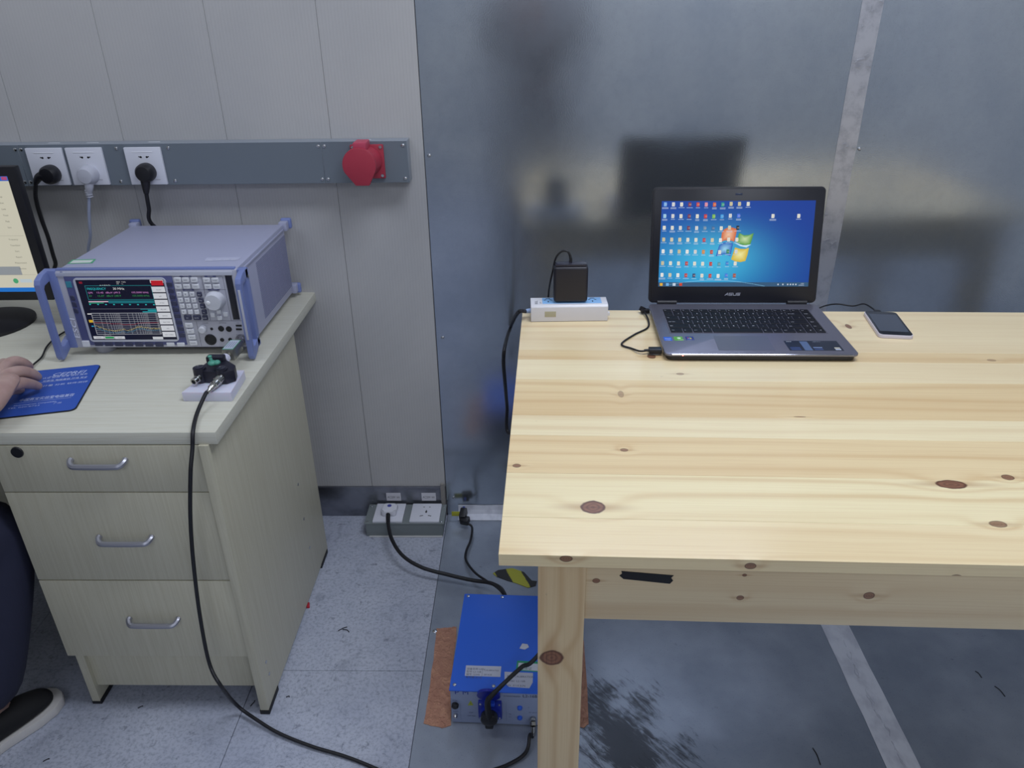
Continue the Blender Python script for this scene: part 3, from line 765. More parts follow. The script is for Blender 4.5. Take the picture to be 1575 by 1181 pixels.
# pedestal in desk coordinates
PX1, PX0, PY0, PY1 = -.0165, -.4200, -.712, -.165
MB().bb(PX1-.018, PX1, PY0-.003, PY1, .0095, DZ-.025, .001).link('side_panel', LAMZ, dk)
MB().bb(PX0, PX0+.018, PY0+.0205, PY1, .0095, DZ-.025, .001).link('side_panel', LAMZ, dk)
MB().bb(PX0+.018, PX1-.018, PY1-.016, PY1, .06, DZ-.025).link('back_panel', LAMZ, dk)
MB().bb(PX0+.018, PX1-.018, PY0+.030, PY0+.046, .050, .172, .0008).link('plinth', LAMZ, dk)
FT = mat('black rubber foot', '15151a', .6)
for (x, y) in ((PX1-.009, PY0+.03), (PX1-.009, PY1-.04), (PX0+.009, PY0+.055), (PX0+.009, PY1-.04)):
    MB().bb(x-.0105, x+.0105, y-.034, y+.034, 0, .0125, .001).link('foot', FT, dk)
HND = mat('satin grey handle', 'a2a3ad', .35, .7)
zs = [(.5890, .6890), (.3775, .5865), (.1690, .3745)]
handle = None
dy_f = PY0+.0015
for k, (z0, z1) in enumerate(zs):
    xr = PX1-.019 - (.0005)
    dr = MB().bb(PX0-.0005, xr, dy_f, dy_f+.018, z0, z1, .0009).link('drawer', LAMZ, dk)
    MB().bb(PX0+.03, xr-.012, dy_f+.018, dy_f+.4, z0+.02, z1-.012).link('drawer_box', mat('drawer inside', '8f8b7a', .7), dr)
    hz = (.6545, .4800, .2710)[k]; hx0, hx1 = [(-.2740, -.1745), (-.2680, -.1670), (-.2610, -.1610)][k]
    MB().tube([(hx0, dy_f, hz+.006), (hx0, dy_f-.006, hz+.004), (hx0+.006, dy_f-.014, hz), (hx0+.02, dy_f-.016, hz-.001), (hx1-.02, dy_f-.016, hz-.001), (hx1-.006, dy_f-.014, hz), (hx1, dy_f-.006, hz+.004), (hx1, dy_f, hz+.006)], .0055, 8, 5).link('handle', HND, dr)
    if k == 0:
        MB().cyl((PX0+.052, dy_f+.001, .676), (PX0+.052, dy_f-.003, .676), .0115, .0105, 24).link('lock', BLACK, dr)
MB().bb(-1.88, PX0-.001, -.10, -.084, .06, DZ-.025, .001).link('modesty_shade_panel', LAMZ, dk)  # panel added and carried low to keep light out under the desk
MB().bb(-1.885, -1.867, -.70, -.02, .0, DZ-.025, .001).link('side_panel', LAMZ, dk)
# little screws in the side panel
for (px, py) in ((460, 745), (469, 798), (478, 842), (411, 1018), (416, 1036)):
    p = at(px, py, x=-.5705) ; q = p - Vector((-.5570, -.0037, 0))
    MB().cyl((PX1+.0009, q.y, q.z), (PX1-.002, q.y, q.z), .004, n=12).link('screw', SCREW, dk)

# ================================================================== TEST RECEIVER
ew, eh_, ed = .3769, .1734, .3380; E0 = Vector((-.9733, -.3862, DZ))
es = thing('test_receiver', 'lavender grey bench test receiver with a lit screen, keypad and blue handles', 'measuring instrument', E0, 0)
FZ = .0180
BODY = mat('lavender grey enamel', 'a6a9c2', .42, bump=(700, .04, .0003)); BODY2 = mat('blue handle plastic', '7583b8', .4); FACE = mat('pale grey front panel', 'bdbecb', .42)
NAVY = mat('blue grey front field', '565b8a', .45); SILV = mat('bright silver strip', 'd0d3e2', .3, .3); KEYW = mat('white instrument key', 'dddfe6', .4); KEYD = mat('dark instrument key', '3a3d58', .4)
MB().bb(.002, ew-.002, .006, ed, FZ, FZ+eh_, .003).link('cabinet', BODY, es)
MB().bb(0, ew, 0, .010, FZ, FZ+eh_-.001, .0015).link('front_panel', FACE, es)
MB().bb(0, ew-.006, .001, .012, FZ+eh_-.0035, FZ+eh_+.0025, .001).link('top_rail', BODY2, es)
MB().bb(.0, ew-.010, -.0022, .004, FZ+eh_-.0125, FZ+eh_-.0035, .001).link('silver_strip', SILV, es)
for x in (.045, ew-.045):
    for y in (.03, ed-.04): MB().lathe([(.020, .0), (.022, .004), (.022, FZ)], (x, y, 0), (0, 0, 1), 20).link('foot', mat('grey foot', '9a9ba6', .5), es)
EM = quad_map([(82, 416), (367, 411), (384.6, 532), (119.6, 536.5)], [(0, FZ+eh_), (ew, FZ+eh_), (ew, FZ), (0, FZ)])
def z1_(x, y): return EM(100+x/5.431, 400+y/5.431)
def z2_(x, y): return EM(100+x/8.747, 405+y/8.747)
def z3_(x, y): return EM(250+x/8.433, 400+y/8.433)
def fbox(f, x0, y0, x1, y1, name, m, d0, d1, bev=.0008, par=es, shrink=1.):
    """rectangle measured on the photo's front panel -> square-on box on the panel"""
    P = [f(x0, y0), f(x1, y1)]; cx, cz = (P[0][0]+P[1][0])/2, (P[0][1]+P[1][1])/2
    # use the panel's own axes: width from top edge direction
    a = f((x0+x1)/2-5, (y0+y1)/2); b_ = f((x0+x1)/2+5, (y0+y1)/2); c = f((x0+x1)/2, (y0+y1)/2-5); d = f((x0+x1)/2, (y0+y1)/2+5)
    wx = abs(b_[0]-a[0])/10*abs(x1-x0)*shrink; wz = abs(d[1]-c[1])/10*abs(y1-y0)*shrink; m_ = f((x0+x1)/2, (y0+y1)/2)
    return MB().bb(m_[0]-wx/2, m_[0]+wx/2, -d1, -d0, m_[1]-wz/2, m_[1]+wz/2, bev, 1).link(name, m, par), m_, wx, wz
# navy field: left strip, around the screen and below
nl = EM(97, 424)[0]; nr = (z1_(895, 122)[0]+z1_(1025, 720)[0])/2; nt = z1_(400, 126)[1]; nb = FZ+.006
nl = max(.004, (z1_(0, 170)[0]+z1_(150, 730)[0])/2)
MB().bb(nl, nr, -.0016, .002, nb, nt, .0008).link('navy_field', NAVY, es)
# screen bezel and display
bxl = (z1_(58, 150)[0]+z1_(215, 680)[0])/2; bxr = (z1_(850, 150)[0]+z1_(958, 670)[0])/2; bzt = z1_(450, 140)[1]; bzb = z1_(580, 682)[1]
MB().prism([(p[0], 0, p[1]) for p in [(q[0], q[1]) for q in rr_pts(bxl, bxr, bzb, bzt, .009, 0)]], (0, -.0035, 0), .001).link('screen_bezel', SILV, es)
dl, dr_, db, dt = bxl+.006, bxr-.004, bzb+.005, bzt-.004
SWD, SHT = dr_-dl, dt-db
cv = Canvas((dl, -.0037, db), (1, 0, 0), (0, 0, 1))
EMs = quad_map([z1_(92, 158), z1_(832, 150), z1_(942, 655), z1_(245, 662)], [(0, SHT), (SWD, SHT), (SWD, 0), (0, 0)])
def zz(x, y): return EMs(*z2_(x, y))
def zr(x0, y0, x1, y1, c):
    a = zz((x0+x1)/2, y0)[1]; b_ = zz((x0+x1)/2, y1)[1]; l = zz(x0, (y0+y1)/2)[0]; r = zz(x1, (y0+y1)/2)[0]
    cv.rect(l, b_, r, a, c); return l, b_, r, a
cv.rect(0, 0, SWD, SHT, (.006, .007, .025)).up()
zr(200, 232, 245, 262, '8c1f2f')
a = zz(270, 288); c = zz(1218, 475); cv.frame(a[0]+.001, c[1], c[0], a[1], .0008, '2a9aa0')
u0, v0, _, v1 = a[0]+.004, c[1], 0, a[1]; hh_ = (v1-v0)
x = SWD
cv.text('RBW   9 kHz', x*.46, SHT*.955, .0026, 'e6e6e6'); cv.text('MT    1 s', x*.46, SHT*.925, .0026, 'e6e6e6'); cv.text('Att 10 dB AUTO', x*.26, SHT*.905, .0023, 'e6e6e6')
cv.text('FREQUENCY', u0, v1-hh_*.30, .0050, '2fd0d8', width=.040); cv.text('30 MHz', x*.40, v1-hh_*.30, .0050, 'f2f2f2', width=.024)
cv.text('QPK', u0, v1-hh_*.55, .0038, 'd890d8'); cv.text('13.45  dBuV (49.5', x*.20, v1-hh_*.55, .0038, 'd890d8', width=.050); cv.text('155.5000 kHz)', x*.60, v1-hh_*.55, .0038, 'd890d8', width=.036)
cv.text('AV', u0, v1-hh_*.78, .0038, '3c9a58'); cv.text('15.07  dBuV (48.9', x*.20, v1-hh_*.78, .0038, '3c9a58', width=.050); cv.text('155.5000 kHz)', x*.60, v1-hh_*.78, .0038, '3c9a58', width=.036)
zr(335, 500, 600, 514, 'e8c6dc'); zr(600, 488, 1220, 526, '1d7480'); zr(340, 520, 540, 532, '35a883')
for k in range(9): zr(345+k*107, 538, 368+k*107, 552, '2fc4c8')
zr(1232, 535, 1256, 550, '59c43a')
zr(360, 600, 1240, 606, '6f7480')
zr(1030, 600, 1240, 612, '1f8f98'); zr(1130, 616, 1245, 630, '2bb6c0'); zr(1060, 636, 1250, 648, '2bb6c0')
zr(322, 668, 375, 682, 'e8e8e8'); zr(345, 755, 398, 790, 'e2b834'); zr(380, 832, 412, 848, '2f9ac8')
g0 = zz(418, 800)[0]-.001; g1 = zz(1280, 800)[0]; gt = zz(800, 660)[1]; gb = zz(800, 945)[1]; gw, gh = g1-g0, gt-gb
cv.rect(g0, gb, g1, gt, (.010, .012, .035)).up()
for k in range(11): cv.rect(g0, gb+gh*k/10-.0003, g1, gb+gh*k/10+.0003, 'b9bcc4')
for k, dcd in enumerate((0, 1, 2)):
    for q in range(1, 11):
        u = (k+math.log10(q))/2.35
        if u < 1: cv.rect(g0+gw*u-.00028, gb, g0+gw*u+.00028, gt, 'b9bcc4')
cv.frame(g0, gb, g1, gt, .0007, 'c9ccd4').up()
rl = [(0, .56), (.1, .55), (.25, .52), (.25, .50), (.4, .50), (.45, .46), (.6, .46), (.68, .52), (.85, .54), (1, .54)]
for a, b_ in zip(rl, rl[1:]): cv.line((g0+gw*a[0], gb+gh*a[1]), (g0+gw*b_[0], gb+gh*b_[1]), .0008, 'a8333c')
random.seed(5); py_ = [.42, .34, .26, .20, .17, .18, .22, .2, .24, .33, .36, .30, .27, .27, .26]
for off, c in ((0, 'd8c46a'), (-.10, '3f8fae')):
    pv = None
    for k in range(90):
        u = k/89; i = u*(len(py_)-1); f_ = py_[int(i)]*(1-i % 1)+py_[min(int(i)+1, len(py_)-1)]*(i % 1)+off+random.uniform(-.035, .035)
        p = (g0+gw*u, gb+gh*max(.02, f_)); 
        if pv: cv.line(pv, p, .0006, c)
        pv = p
for x0, x1, c in ((410, 548, 'd8dbe2'), (552, 688, 'd8dbe2'), (692, 825, 'd8dbe2')): zr(x0, 972, x1, 1008, c)
cv.up(); zr(565, 978, 682, 1002, '1f9a50'); cv.up()
for s_, x_ in (('MARKER', 478), ('TRACE', 758)): cv.text(s_, *zz(x_, 998), .0022, '555a6a', al='c')
lk_ = ['RES BW', 'DET', 'ATTEN', 'PRE AMP', 'DEMOD', 'MEAS TIME', 'LISN', 'SPLIT SCREEN', 'MORE']
sx0 = SWD*.845; 
cv.rect(sx0, SHT*.945, SWD-.001, SHT*.995, 'e6e6ea').up(); cv.rect(sx0+.0015, SHT*.905, SWD-.002, SHT*.985, 'c8202c')
for k in range(8):
    v = SHT*(.80-k*.107); cv.rect(sx0, v-.0005, SWD-.001, v+SHT*.085, 'dfe2ea'); cv.up(); cv.text(lk_[k], (sx0+SWD)/2, v+.0035, .0022, '474c5e', al='c')
cv.text('START 150 kHz', SWD*.15, .0105, .0018, 'c0c4cc'); cv.rect(SWD*.72, .001, SWD*.84, .007, 'd8dbe2')
cv.link('display', paint_mat('instrument display', .3, .75, .3), es, label='black instrument screen with limit line plot')
# soft keys: nine at the right of the screen, seven below, two white
for k in range(9):
    x = 880+k*12.6; yv = 195+k*53.5
    fbox(z1_, x-24, yv-18, x+24, yv+18, 'soft_key', KEYD, .0012, .0036)
for k in range(7):
    fbox(z1_, 252+k*84, 690, 318+k*84, 722, 'soft_key', KEYD, .0012, .0034)
for x0, x1 in ((850, 915), (936, 1000)): fbox(z1_, x0, 686, x1, 716, 'soft_key', KEYW, .0012, .0034)
ink = Canvas((0, -.00190, 0), (1, 0, 0), (0, 0, 1))
# keypad keys
def key(f, x0, y0, x1, y1, m=KEYW, s_='', d=.0045):
    o, m_, wx, wz = fbox(f, x0, y0, x1, y1, 'key', m, 0, d, .0009, shrink=.96)
    if s_:
        kc.text(s_, m_[0], m_[1]-.0012, .0022 if len(s_) > 1 else .0034, '6a6d7c' if m is KEYW else 'd5d7e2', al='c')
kc = Canvas((0, -.0047, 0), (1, 0, 0), (0, 0, 1))
for (x, y, s_) in [(212, 237, 'FREQ'), (318, 237, 'SPAN'), (430, 237, 'AMPT'), (222, 327, 'MKR'), (330, 324, 'MKR→'), (447, 322, 'FCTN'), (592, 237, 'BW'), (705, 237, 'SWEEP'), (610, 323, 'MEAS'), (720, 323, 'TRACE')]:
    key(z3_, x-47, y-32, x+47, y+32, s_=s_)
nums = [['7', '8', '9', 'GHz'], ['4', '5', '6', 'MHz'], ['1', '2', '3', 'kHz'], ['0', '.', '-', 'Hz']]
for r_, row in enumerate(nums):
    for c_, s_ in enumerate(row):
        x = 230+c_*85+r_*19+(8 if c_ == 3 else 0); y = 428+r_*78
        key(z3_, x-32, y-31, x+32, y+31, KEYD if c_ == 3 else KEYW, s_)
for x, s_, w_ in ((335, 'ESC', 48), (455, 'ENTER', 50), (560, 'BACK', 34)): key(z3_, x-w_, 705, x+w_, 768, KEYD, s_)
for y, s_ in ((838, 'FILE'), (915, 'CAL'), (990, 'SETUP'), (1066, 'HCOPY')):
    x = 348+(y-838)*.24; key(z3_, x-50, y-30, x+50, y+30, KEYW, s_)
for x, y, w_ in ((662, 700, 30), (740, 655, 30), (750, 738, 32), (828, 690, 30)): key(z3_, x-w_, y-28, x+w_, y+28, KEYW, '')
# on/off and small left keys
fbox(z1_, 152, 678, 212, 728, 'power_button', KEYW, .0012, .0050)
for y, x in ((320, 62), (375, 78), (430, 92)): fbox(z1_, x-18, y-20, x+18, y+20, 'soft_key', KEYD, .0012, .0030)
o, m_, wx, wz = fbox(z1_, 5, 178, 52, 232, 'badge', mat('teal badge', '3d8ea3', .4), .0014, .0020)
# labels
tz = z1_(400, 104)[1]-.001
ink.text('ROHDE&SCHWARZ', .022, tz, .0042, '5c63a0', width=.055); ink.text('ESCI · EMI TEST RECEIVER · 9kHz ... 3GHz', .087, tz, .0034, '62636e', width=.092)
ink.text('1166.5950.03', ew-.052, tz-.001, .0028, '62636e', width=.034)
ink.disc(.0135, tz+.002, .0038, '8a90b8')
p0 = z1_(150, 640)
ink.up(); eu, ev = z1_(108, 650); ink.text('ESCI', eu+.005, ev-.004, .0110, 'eef0ff', rot=R(90), width=.046, shear=.15)
# thin field lines
def fl_(f, x0, y0, x1, y1, t=.0006):
    a, b_ = f(x0, y0), f(x1, y1)
    if abs(a[0]-b_[0]) < abs(a[1]-b_[1]): m_ = (a[0]+b_[0])/2; ink.line((m_, a[1]), (m_, b_[1]), t, '4d5068')
    else: m_ = (a[1]+b_[1])/2; ink.line((a[0], m_), (b_[0], m_), t, '4d5068')
fl_(z3_, 135, 187, 800, 190); fl_(z3_, 170, 370, 840, 370); fl_(z3_, 270, 780, 1050, 778); fl_(z3_, 340, 1118, 1100, 1110)
fl_(z3_, 520, 190, 630, 775); fl_(z3_, 790, 190, 905, 775); fl_(z3_, 435, 790, 510, 1110)
for (x, y, s_) in ((315, 188, 'FUNCTION'), (640, 187, 'CONTROL'), (350, 372, 'DATA ENTRY'), (680, 366, 'VARIATION')):
    u, v = z3_(x, y); ink.rect(u-.012, v-.0016, u+.012, v+.0016, '474b78').up().text(s_, u, v-.0009, .0017, 'd6d8e6', al='c')
for (x, y, s_) in ((560, 808, 'VOLUME'), (785, 804, 'EXT MIXER'), (980, 803, 'USB'), (600, 960, 'AF OUTPUT'), (1010, 955, 'RF INPUT 50Ω')):
    u, v = z3_(x, y); ink.text(s_, u, v-.001, .0022, '55586a', al='c')
ink.link('lettering', PRINT, es); kc.link('key_legends', PRINT, es)
# disk slot
x0 = (z3_(818, 172)[0]+z3_(930, 760)[0])/2; x1 = (z3_(905, 172)[0]+z3_(1015, 760)[0])/2; v1 = z3_(860, 172)[1]; v0 = z3_(970, 760)[1]
MB().bb(x0, x1, -.0012, .002, v0, v1, .0006).link('disk_drive', mat('black drive cover', '1c1d2c', .35), es)
# knob, small knob, sockets
KNB = mat('white rotary knob', 'cfd1da', .35)
u, v = z3_(697, 505); MB().lathe([(.0205, 0), (.0200, .006), (.0175, .016), (.0165, .018), (.004, .0185)], (u, 0, v), (0, -1, 0), 32).link('rotary_knob', KNB, es)
u, v = z3_(690, 520); 
u2, v2 = z3_(655, 505); MB().sph((u2-.002, -.0185, v2), .0045, (1, .35, 1)).link('finger_dimple', mat('knob dimple', 'f2f3f7', .2), es)
u, v = z3_(525, 890); MB().lathe([(.0085, 0), (.0080, .008), (.006, .010)], (u, 0, v), (0, -1, 0), 24).link('volume_knob', KNB, es)
SOK = mat('black panel socket', '15151b', .5)
for (x, y, r_) in ((757, 883, .0055), (857, 887, .0055), (618, 1027, .0110), (765, 1028, .0038), (635, 887, .0026), (870, 1022, .0035)):
    u, v = z3_(x, y)
    MB().lathe([(r_*1.15, 0), (r_*1.15, .0010), (r_*.85, .0016), (r_*.8, .0008)], (u, 0, v), (0, -1, 0), 20).link('panel_socket', SOK, es)
for y in (840, 888): fbox(z3_, 948, y-12, 1025, y+12, 'usb_port', SOK, 0, .0010)
RFu, RFv = z3_(1015, 1025)
MB().lathe([(.0125, 0), (.0125, .003), (.0090, .004), (.0080, .009)], (RFu, 0, RFv), (0, -1, 0), 24).link('rf_connector', mat('grey connector collar', '8d8d98', .3, .8), es)
# handles: side plate, bow and grip slot
def handle_(x0, x1, nm):
    zt, zb = FZ+eh_+.001, FZ-.012
    prof = [(.012, zt), (-.016, zt-.004), (-.032, zt-.011), (-.037, zt-.020), (-.037, zb+.006), (-.033, zb-.002), (-.022, zb+.001), (.012, zb+.018),
            (.012, zb+.036), (-.018, zb+.024), (-.0265, zb+.026), (-.0265, zt-.032), (-.022, zt-.026), (.012, zt-.020)]
    b = MB(); b.prism([(x0, y, z) for y, z in prof], (x1-x0, 0, 0), .0014); return b.link(nm, BODY2, es)
handle_(-.028, -.015, 'handle'); handle_(ew+.005, ew+.017, 'handle')
for x in (-.017, ew-.001):
    MB().bb(x, x+.018, -.002, .016, FZ, FZ+eh_, .002).link('side_bracket', BODY2, es)
MB().bb(ew+.0085, ew+.0135, -.0378, -.0365, .05, .160, .0005).link('grip_insert', FACE, es)
for z in (FZ+.018, FZ+eh_-.018): MB().lathe([(.004, 0), (.004, .002), (.002, .003)], (ew+.016, .008, z), (1, 0, 0), 12).link('screw', SCREW, es)
# rear corner bumpers
for (x, sx) in ((0, -1), (ew, 1)):
    for (z, sz) in ((FZ, -1), (FZ+eh_, 1)):
        MB().box((x-sx*.004, ed+.010, z-sz*.006), (.020, .024, .022), None, .003).link('corner_arm', BODY, es)
        MB().box((x-sx*.001, ed+.022, z-sz*.003), (.026, .012, .026), None, .005, 3).link('corner_bumper', BODY2, es)
# side vents
b = MB(); n = 36
for k in range(n):
    z = FZ+.018+k*(eh_-.045)/(n-1); yo = .10+.0
    for s0 in range(5):
        y0 = .115+s0*.044
        b.bb(ew-.0028, ew-.0016, y0, y0+.0425, z, z+.0016)
b.link('vent_slots', mat('vent shadow', '6a6e8e', .7), es, smooth=False, kind='stuff')
MB().bb(ew-.002, ew+.0015, .02, ed-.01, FZ+eh_-.012, FZ+eh_-.008, .0008).link('side_rail', BODY, es)
# stickers on top
cv = Canvas((0, 0, FZ+eh_+.0003), (1, 0, 0), (0, 1, 0))
def tp(px, py): p = at(px, py, z=DZ+FZ+eh_); return (p.x-E0.x, p.y-E0.y)
cv.poly([tp(103, 406), tp(142, 405), tp(148, 398.5), tp(111, 399.5)], '4fa87c').up()
cv.poly([tp(107, 405), tp(139, 404), tp(144, 400), tp(113, 400.5)], 'd5ded8').up()
cv.poly([tp(314, 402), tp(366, 400), tp(371, 395.5), tp(318, 396.5)], 'b9bcd4').up()
for k in range(4): a = tp(320+k*12, 400-k*.2); cv.line(a, (a[0]+.010, a[1]+random.uniform(-.003, .004)), .0022, 'd7d9e6')
cv.link('stickers', PRINT, es, label='green-edged white sticker and worn label')

# ================================================================== SOCKET TRUNKING on the back wall
TRG = mat('slate grey trunking', '6d7680', .42, bump=(300, .04, .0004))
tk = thing('socket_trunking', 'long grey metal cable trunking screwed across the beige wall', 'trunking', (-.2819, 0, 1.0045), 0)
TH_ = .0959; TDp = .0456
MB().bb(-2.70, 0, -TDp+.0012, -.0041, 0, TH_, .001).link('channel', mat('trunking sides', '8b929c', .4), tk)
xc = [0, at(497, 250, y=-TDp).x+.2819, at(34, 250, y=-TDp).x+.2819, -1.72, -2.70]
for a, b_ in zip(xc, xc[1:]):
    MB().bb(b_+.0006, a-.0006, -TDp, -TDp+.0015, .0005, TH_-.0005, .0004, 1).link('cover_plate', TRG, tk)
s0 = MB().lathe([(.0042, 0), (.0040, .0012), (.0015, .0024)], (0, 0, 0), (0, -1, 0), 12).link('screw', SCREW, tk); s0.location = (xc[0]-.010, -TDp, TH_-.010)
for x in (xc[0]-.010, xc[1]+.007, xc[1]-.007, xc[2]+.007, xc[2]-.007):
    for z in (.010, TH_-.010):
        if (x, z) != (xc[0]-.010, TH_-.010): dup(s0, (x, -TDp, z), tk)
for px, py in ((178, 225), (258, 225), (187, 282), (270, 280)):
    p = at(px, py, y=-TDp); dup(s0, (p.x+.2819, -TDp, .010 if py > 250 else TH_-.010), tk)
b = MB()
for px in (80, 140, 235, 561): 
    p = at(px, 215, y=-.03); b.bb(p.x+.2819-.014, p.x+.2819+.014, -.028, -.022, TH_-.0002, TH_+.0006, .0003)
b.link('tape_mark', mat('white tape tab', 'c8ccd2', .4), tk)

def outlet(name, label, x, z, y=-TDp, grp=None):
    o = thing(name, label, 'socket', (x, y, z), 0)
    MB().bb(0, .086, -.0075, 0, 0, .086, .0018).link('plate', WHITEP, o)
    MB().bb(.018, .066, -.0081, -.007, .0745, .0765, .0003).link('label_window', mat('pale window', 'eceef5', .25), o)
    b = MB()
    for cx, s_ in ((.037, 1), (.051, -1)):
        b.cyl((cx, -.0068, .064), (cx, -.0078, .064), .0024, n=12).box((cx-s_*.003, -.0073, .0645), (.0050, .0010, .0022), (0, R(20*s_), 0))
    b.box((.044, -.0073, .044), (.0022, .0010, .0058)).box((.036, -.0073, .030), (.0022, .001, .0062), (0, R(30), 0)).box((.052, -.0073, .030), (.0022, .001, .0062), (0, R(-30), 0))
    b.link('socket_holes', DARKHOLE, o)
    MB().bb(.0595, .072, -.0079, -.007, .0115, .0122).link('print_line', mat('grey print', '8b8d98', .5), o)
    return o
S1, S2, S3 = -1.1779, -1.0835, -.9447
z0 = 1.0071
outlet('wall_socket', 'white wall socket nearest the monitor, round black plug in it', S1, z0+.0005)
outlet('wall_socket', 'middle white wall socket, with a white plug', S2, z0+.0005)
outlet('wall_socket', 'white wall socket set apart on the right, with a black plug above the test receiver', S3, z0)
# plugs and cords
def plug(name, label, x, z, pts, m, mc, side=0, ribs=False, r=.0048):
    o = thing(name, label, 'power plug', (x, -TDp-.0075, z))
    MB().lathe([(.0215, 0), (.0222, .008), (.0210, .020), (.0165, .027), (.004, .029)], (0, 0, 0), (0, -1, 0), 28).link('plug', m, o)
    MB().tube(pts[:3], .01, 12, rs=[.0135, .0100, .0062]).link('strain_relief', m, o)
    if ribs:
        b = MB()
        for k in range(4): b.cyl(Vector(pts[2])+Vector((0, 0, .010-k*.005)), Vector(pts[2])+Vector((0, 0, .0075-k*.005)), .0078)
        b.link('rib', m, o)
    MB().tube(pts[2:], r).link('cord', mc, o)
    return o
def rel(L, x, z): return [p - Vector((x, -TDp-.0075, z)) for p in L]
WPL = mat('pale grey plug', 'b8bac6', .45); WCB = mat('pale blue-grey cord', 'a3acc6', .45)
px_, pz_ = S1+.044+.006, z0+.028
plug('plugged_power_cord', 'round black plug with cord, in the socket nearest the monitor', px_, pz_, rel([Vector((px_, -.068, pz_)), at(61, 272, y=-.072), at(55, 281, y=-.075), at(55, 305, y=-.07), at(63, 335, y=-.055), at(74, 365, y=-.045), at(85, 402, y=-.035), at(98, 428, y=-.022), Vector((-.93, -.016, .76)), Vector((-.90, -.016, .7215)), Vector((-.86, -.016, .7215))], px_, pz_), BLACK, BLACKC)
px_, pz_ = S2+.046, z0+.026
plug('plugged_power_cord', 'pale grey plug with pale cord hanging straight down behind the receiver', px_, pz_, rel([Vector((px_, -.066, pz_)), at(137, 286, y=-.068), at(137, 298, y=-.066), at(137, 330, y=-.06), at(139, 360, y=-.05), at(143, 400, y=-.025), Vector((-.99, -.016, .76)), Vector((-.975, -.012, .7205)), Vector((-.94, -.012, .7205))], px_, pz_), WPL, WCB, ribs=True, r=.0036)
px_, pz_ = S3+.045, z0+.030
plug('plugged_power_cord', 'black plug with cord dropping behind the back right of the test receiver', px_, pz_, rel([Vector((px_, -.068, pz_)), at(224, 284, y=-.068), at(225, 297, y=-.066), at(229, 320, y=-.05), at(234, 345, y=-.035), Vector((-.868, -.018, .84)), Vector((-.862, -.014, .74)), Vector((-.84, -.014, .7215)), Vector((-.80, -.014, .7215))], px_, pz_), BLACK, BLACKC)

# red industrial socket
REDM = mat('red industrial plastic', 'a83246', .45)
rp = at(566, 247, y=-.048)
rs_ = thing('industrial_socket', 'red capped industrial socket at the right end of the grey trunking', 'socket', (rp.x, -TDp, rp.z))
MB().box((0, -.003, -.002), (.078, .006, .078), None, .003).link('flange', REDM, rs_)
MB().cyl((0, -.004, 0), (-.006, -.046, -.001), .034, .033, 32).link('collar', REDM, rs_)
b = MB(); P = []
for k in range(25):
    a = R(205-230*k/24); P.append((-.010+.0385*math.cos(a), -.046, .0+.0385*math.sin(a)))
P += [(.009, -.046, -.046), (-.022, -.046, -.046)]
b.prism(P, (0, -.013, 0), .002).link('hinged_cap', REDM, rs_)
MB().box((-.006, -.030, .040), (.030, .052, .018), None, .003).link('hinge', mat('red hinge block', 'b8405a', .45), rs_)
for x, z in ((-.032, .031), (.032, .031), (.032, -.034), (-.032, -.034)):
    MB().lathe([(.004, 0), (.0035, .002)], (x, -.006, z), (0, -1, 0), 12).link('screw', SCREW, rs_)
# ================================================================== FLOOR SOCKET BOX
fb = thing('floor_socket_box', 'low grey metal box at the wall foot holding two white floor sockets', 'socket box', (-.4789, -.0105, 0))
BW = .2309; BDp = .095; BH = .0461
GB = mat('grey painted box', '7a8284', .45, bump=(250, .05, .0004))
MB().bb(.004, BW-.004, -BDp+.0015, 0, .0005, BH-.0015, .001).link('body', GB, fb)
MB().bb(0, BW, -BDp, -.001, BH-.0015, BH, .0005).link('lid', GB, fb)
for x in (.008, BW-.008):
    for y in (-.012, -BDp+.010): MB().lathe([(.0036, 0), (.0032, .0014), (.001, .0022)], (x, y, BH), (0, 0, 1), 12).link('screw', SCREW, fb)
MB().bb(.012, BW-.006, -BDp-.004, -BDp+.002, .0004, .003, .0008).link('sealant_line', mat('white sealant', 'c9c9cb', .6), fb)
def fsock(x, label, holes):
    o = thing('floor_socket', label, 'socket', (x, -.0157, BH))
    MB().bb(0, .086, -.086, 0, 0, .0065, .0016).link('plate', WHITEP, o)
    if holes:
        b = MB()
        for cx in (.035, .052): b.box((cx, -.018, .0065), (.0045, .002, .0008))
        b.box((.044, -.040, .0065), (.0028, .013, .0008)).box((.044, -.041, .0065), (.006, .004, .0008))
        for cx, s_ in ((.032, 1), (.056, -1)): b.box((cx, -.060, .0065), (.010, .0026, .0008), (0, 0, R(14*s_)))
        b.link('socket_holes', DARKHOLE, o)
    return o
fsock(-.4546, 'left floor socket on the grey box, covered by a white plug', False)
fsock(-.3479, 'right floor socket on the grey box, empty with five slots', True)
fp = thing('plugged_power_cord', 'white plug with thick black cord arching from the floor socket to the blue box', 'power plug', (-.4106, -.060, BH+.0065))
MB().prism(rr_pts(-.022, .022, -.020, .024, .010, 0), (0, 0, .017), .004).link('plug', WHITEP, fp)
MB().cyl((-.001, .010, .0165), (-.001, .010, .0178), .0062, n=16).link('emblem', mat('blue dot', '4a50a0', .4), fp)
o0 = Vector((-.4106, -.060, BH+.0065))
LG = Vector((-.1713, -.7379, 0)); LGA = R(-2.23); LGW, LGD, LGH = .2660, .2877, .1012
def LW(p): return Matrix.Translation(LG) @ Matrix.Rotation(LGA, 4, 'Z') @ Vector(p)
endp = LW((.103, LGD+.006, .060))
pts = [Vector((-.4110, -.082, .060)), at(597, 805, z=.056), at(603, 830, z=.058), at(620, 855, z=.050), at(650, 873, z=.040), at(690, 884, z=.030), at(725, 892, z=.026), at(752, 896, z=.035), at(768, 903, z=.055), at(776, 914, z=.075), endp]
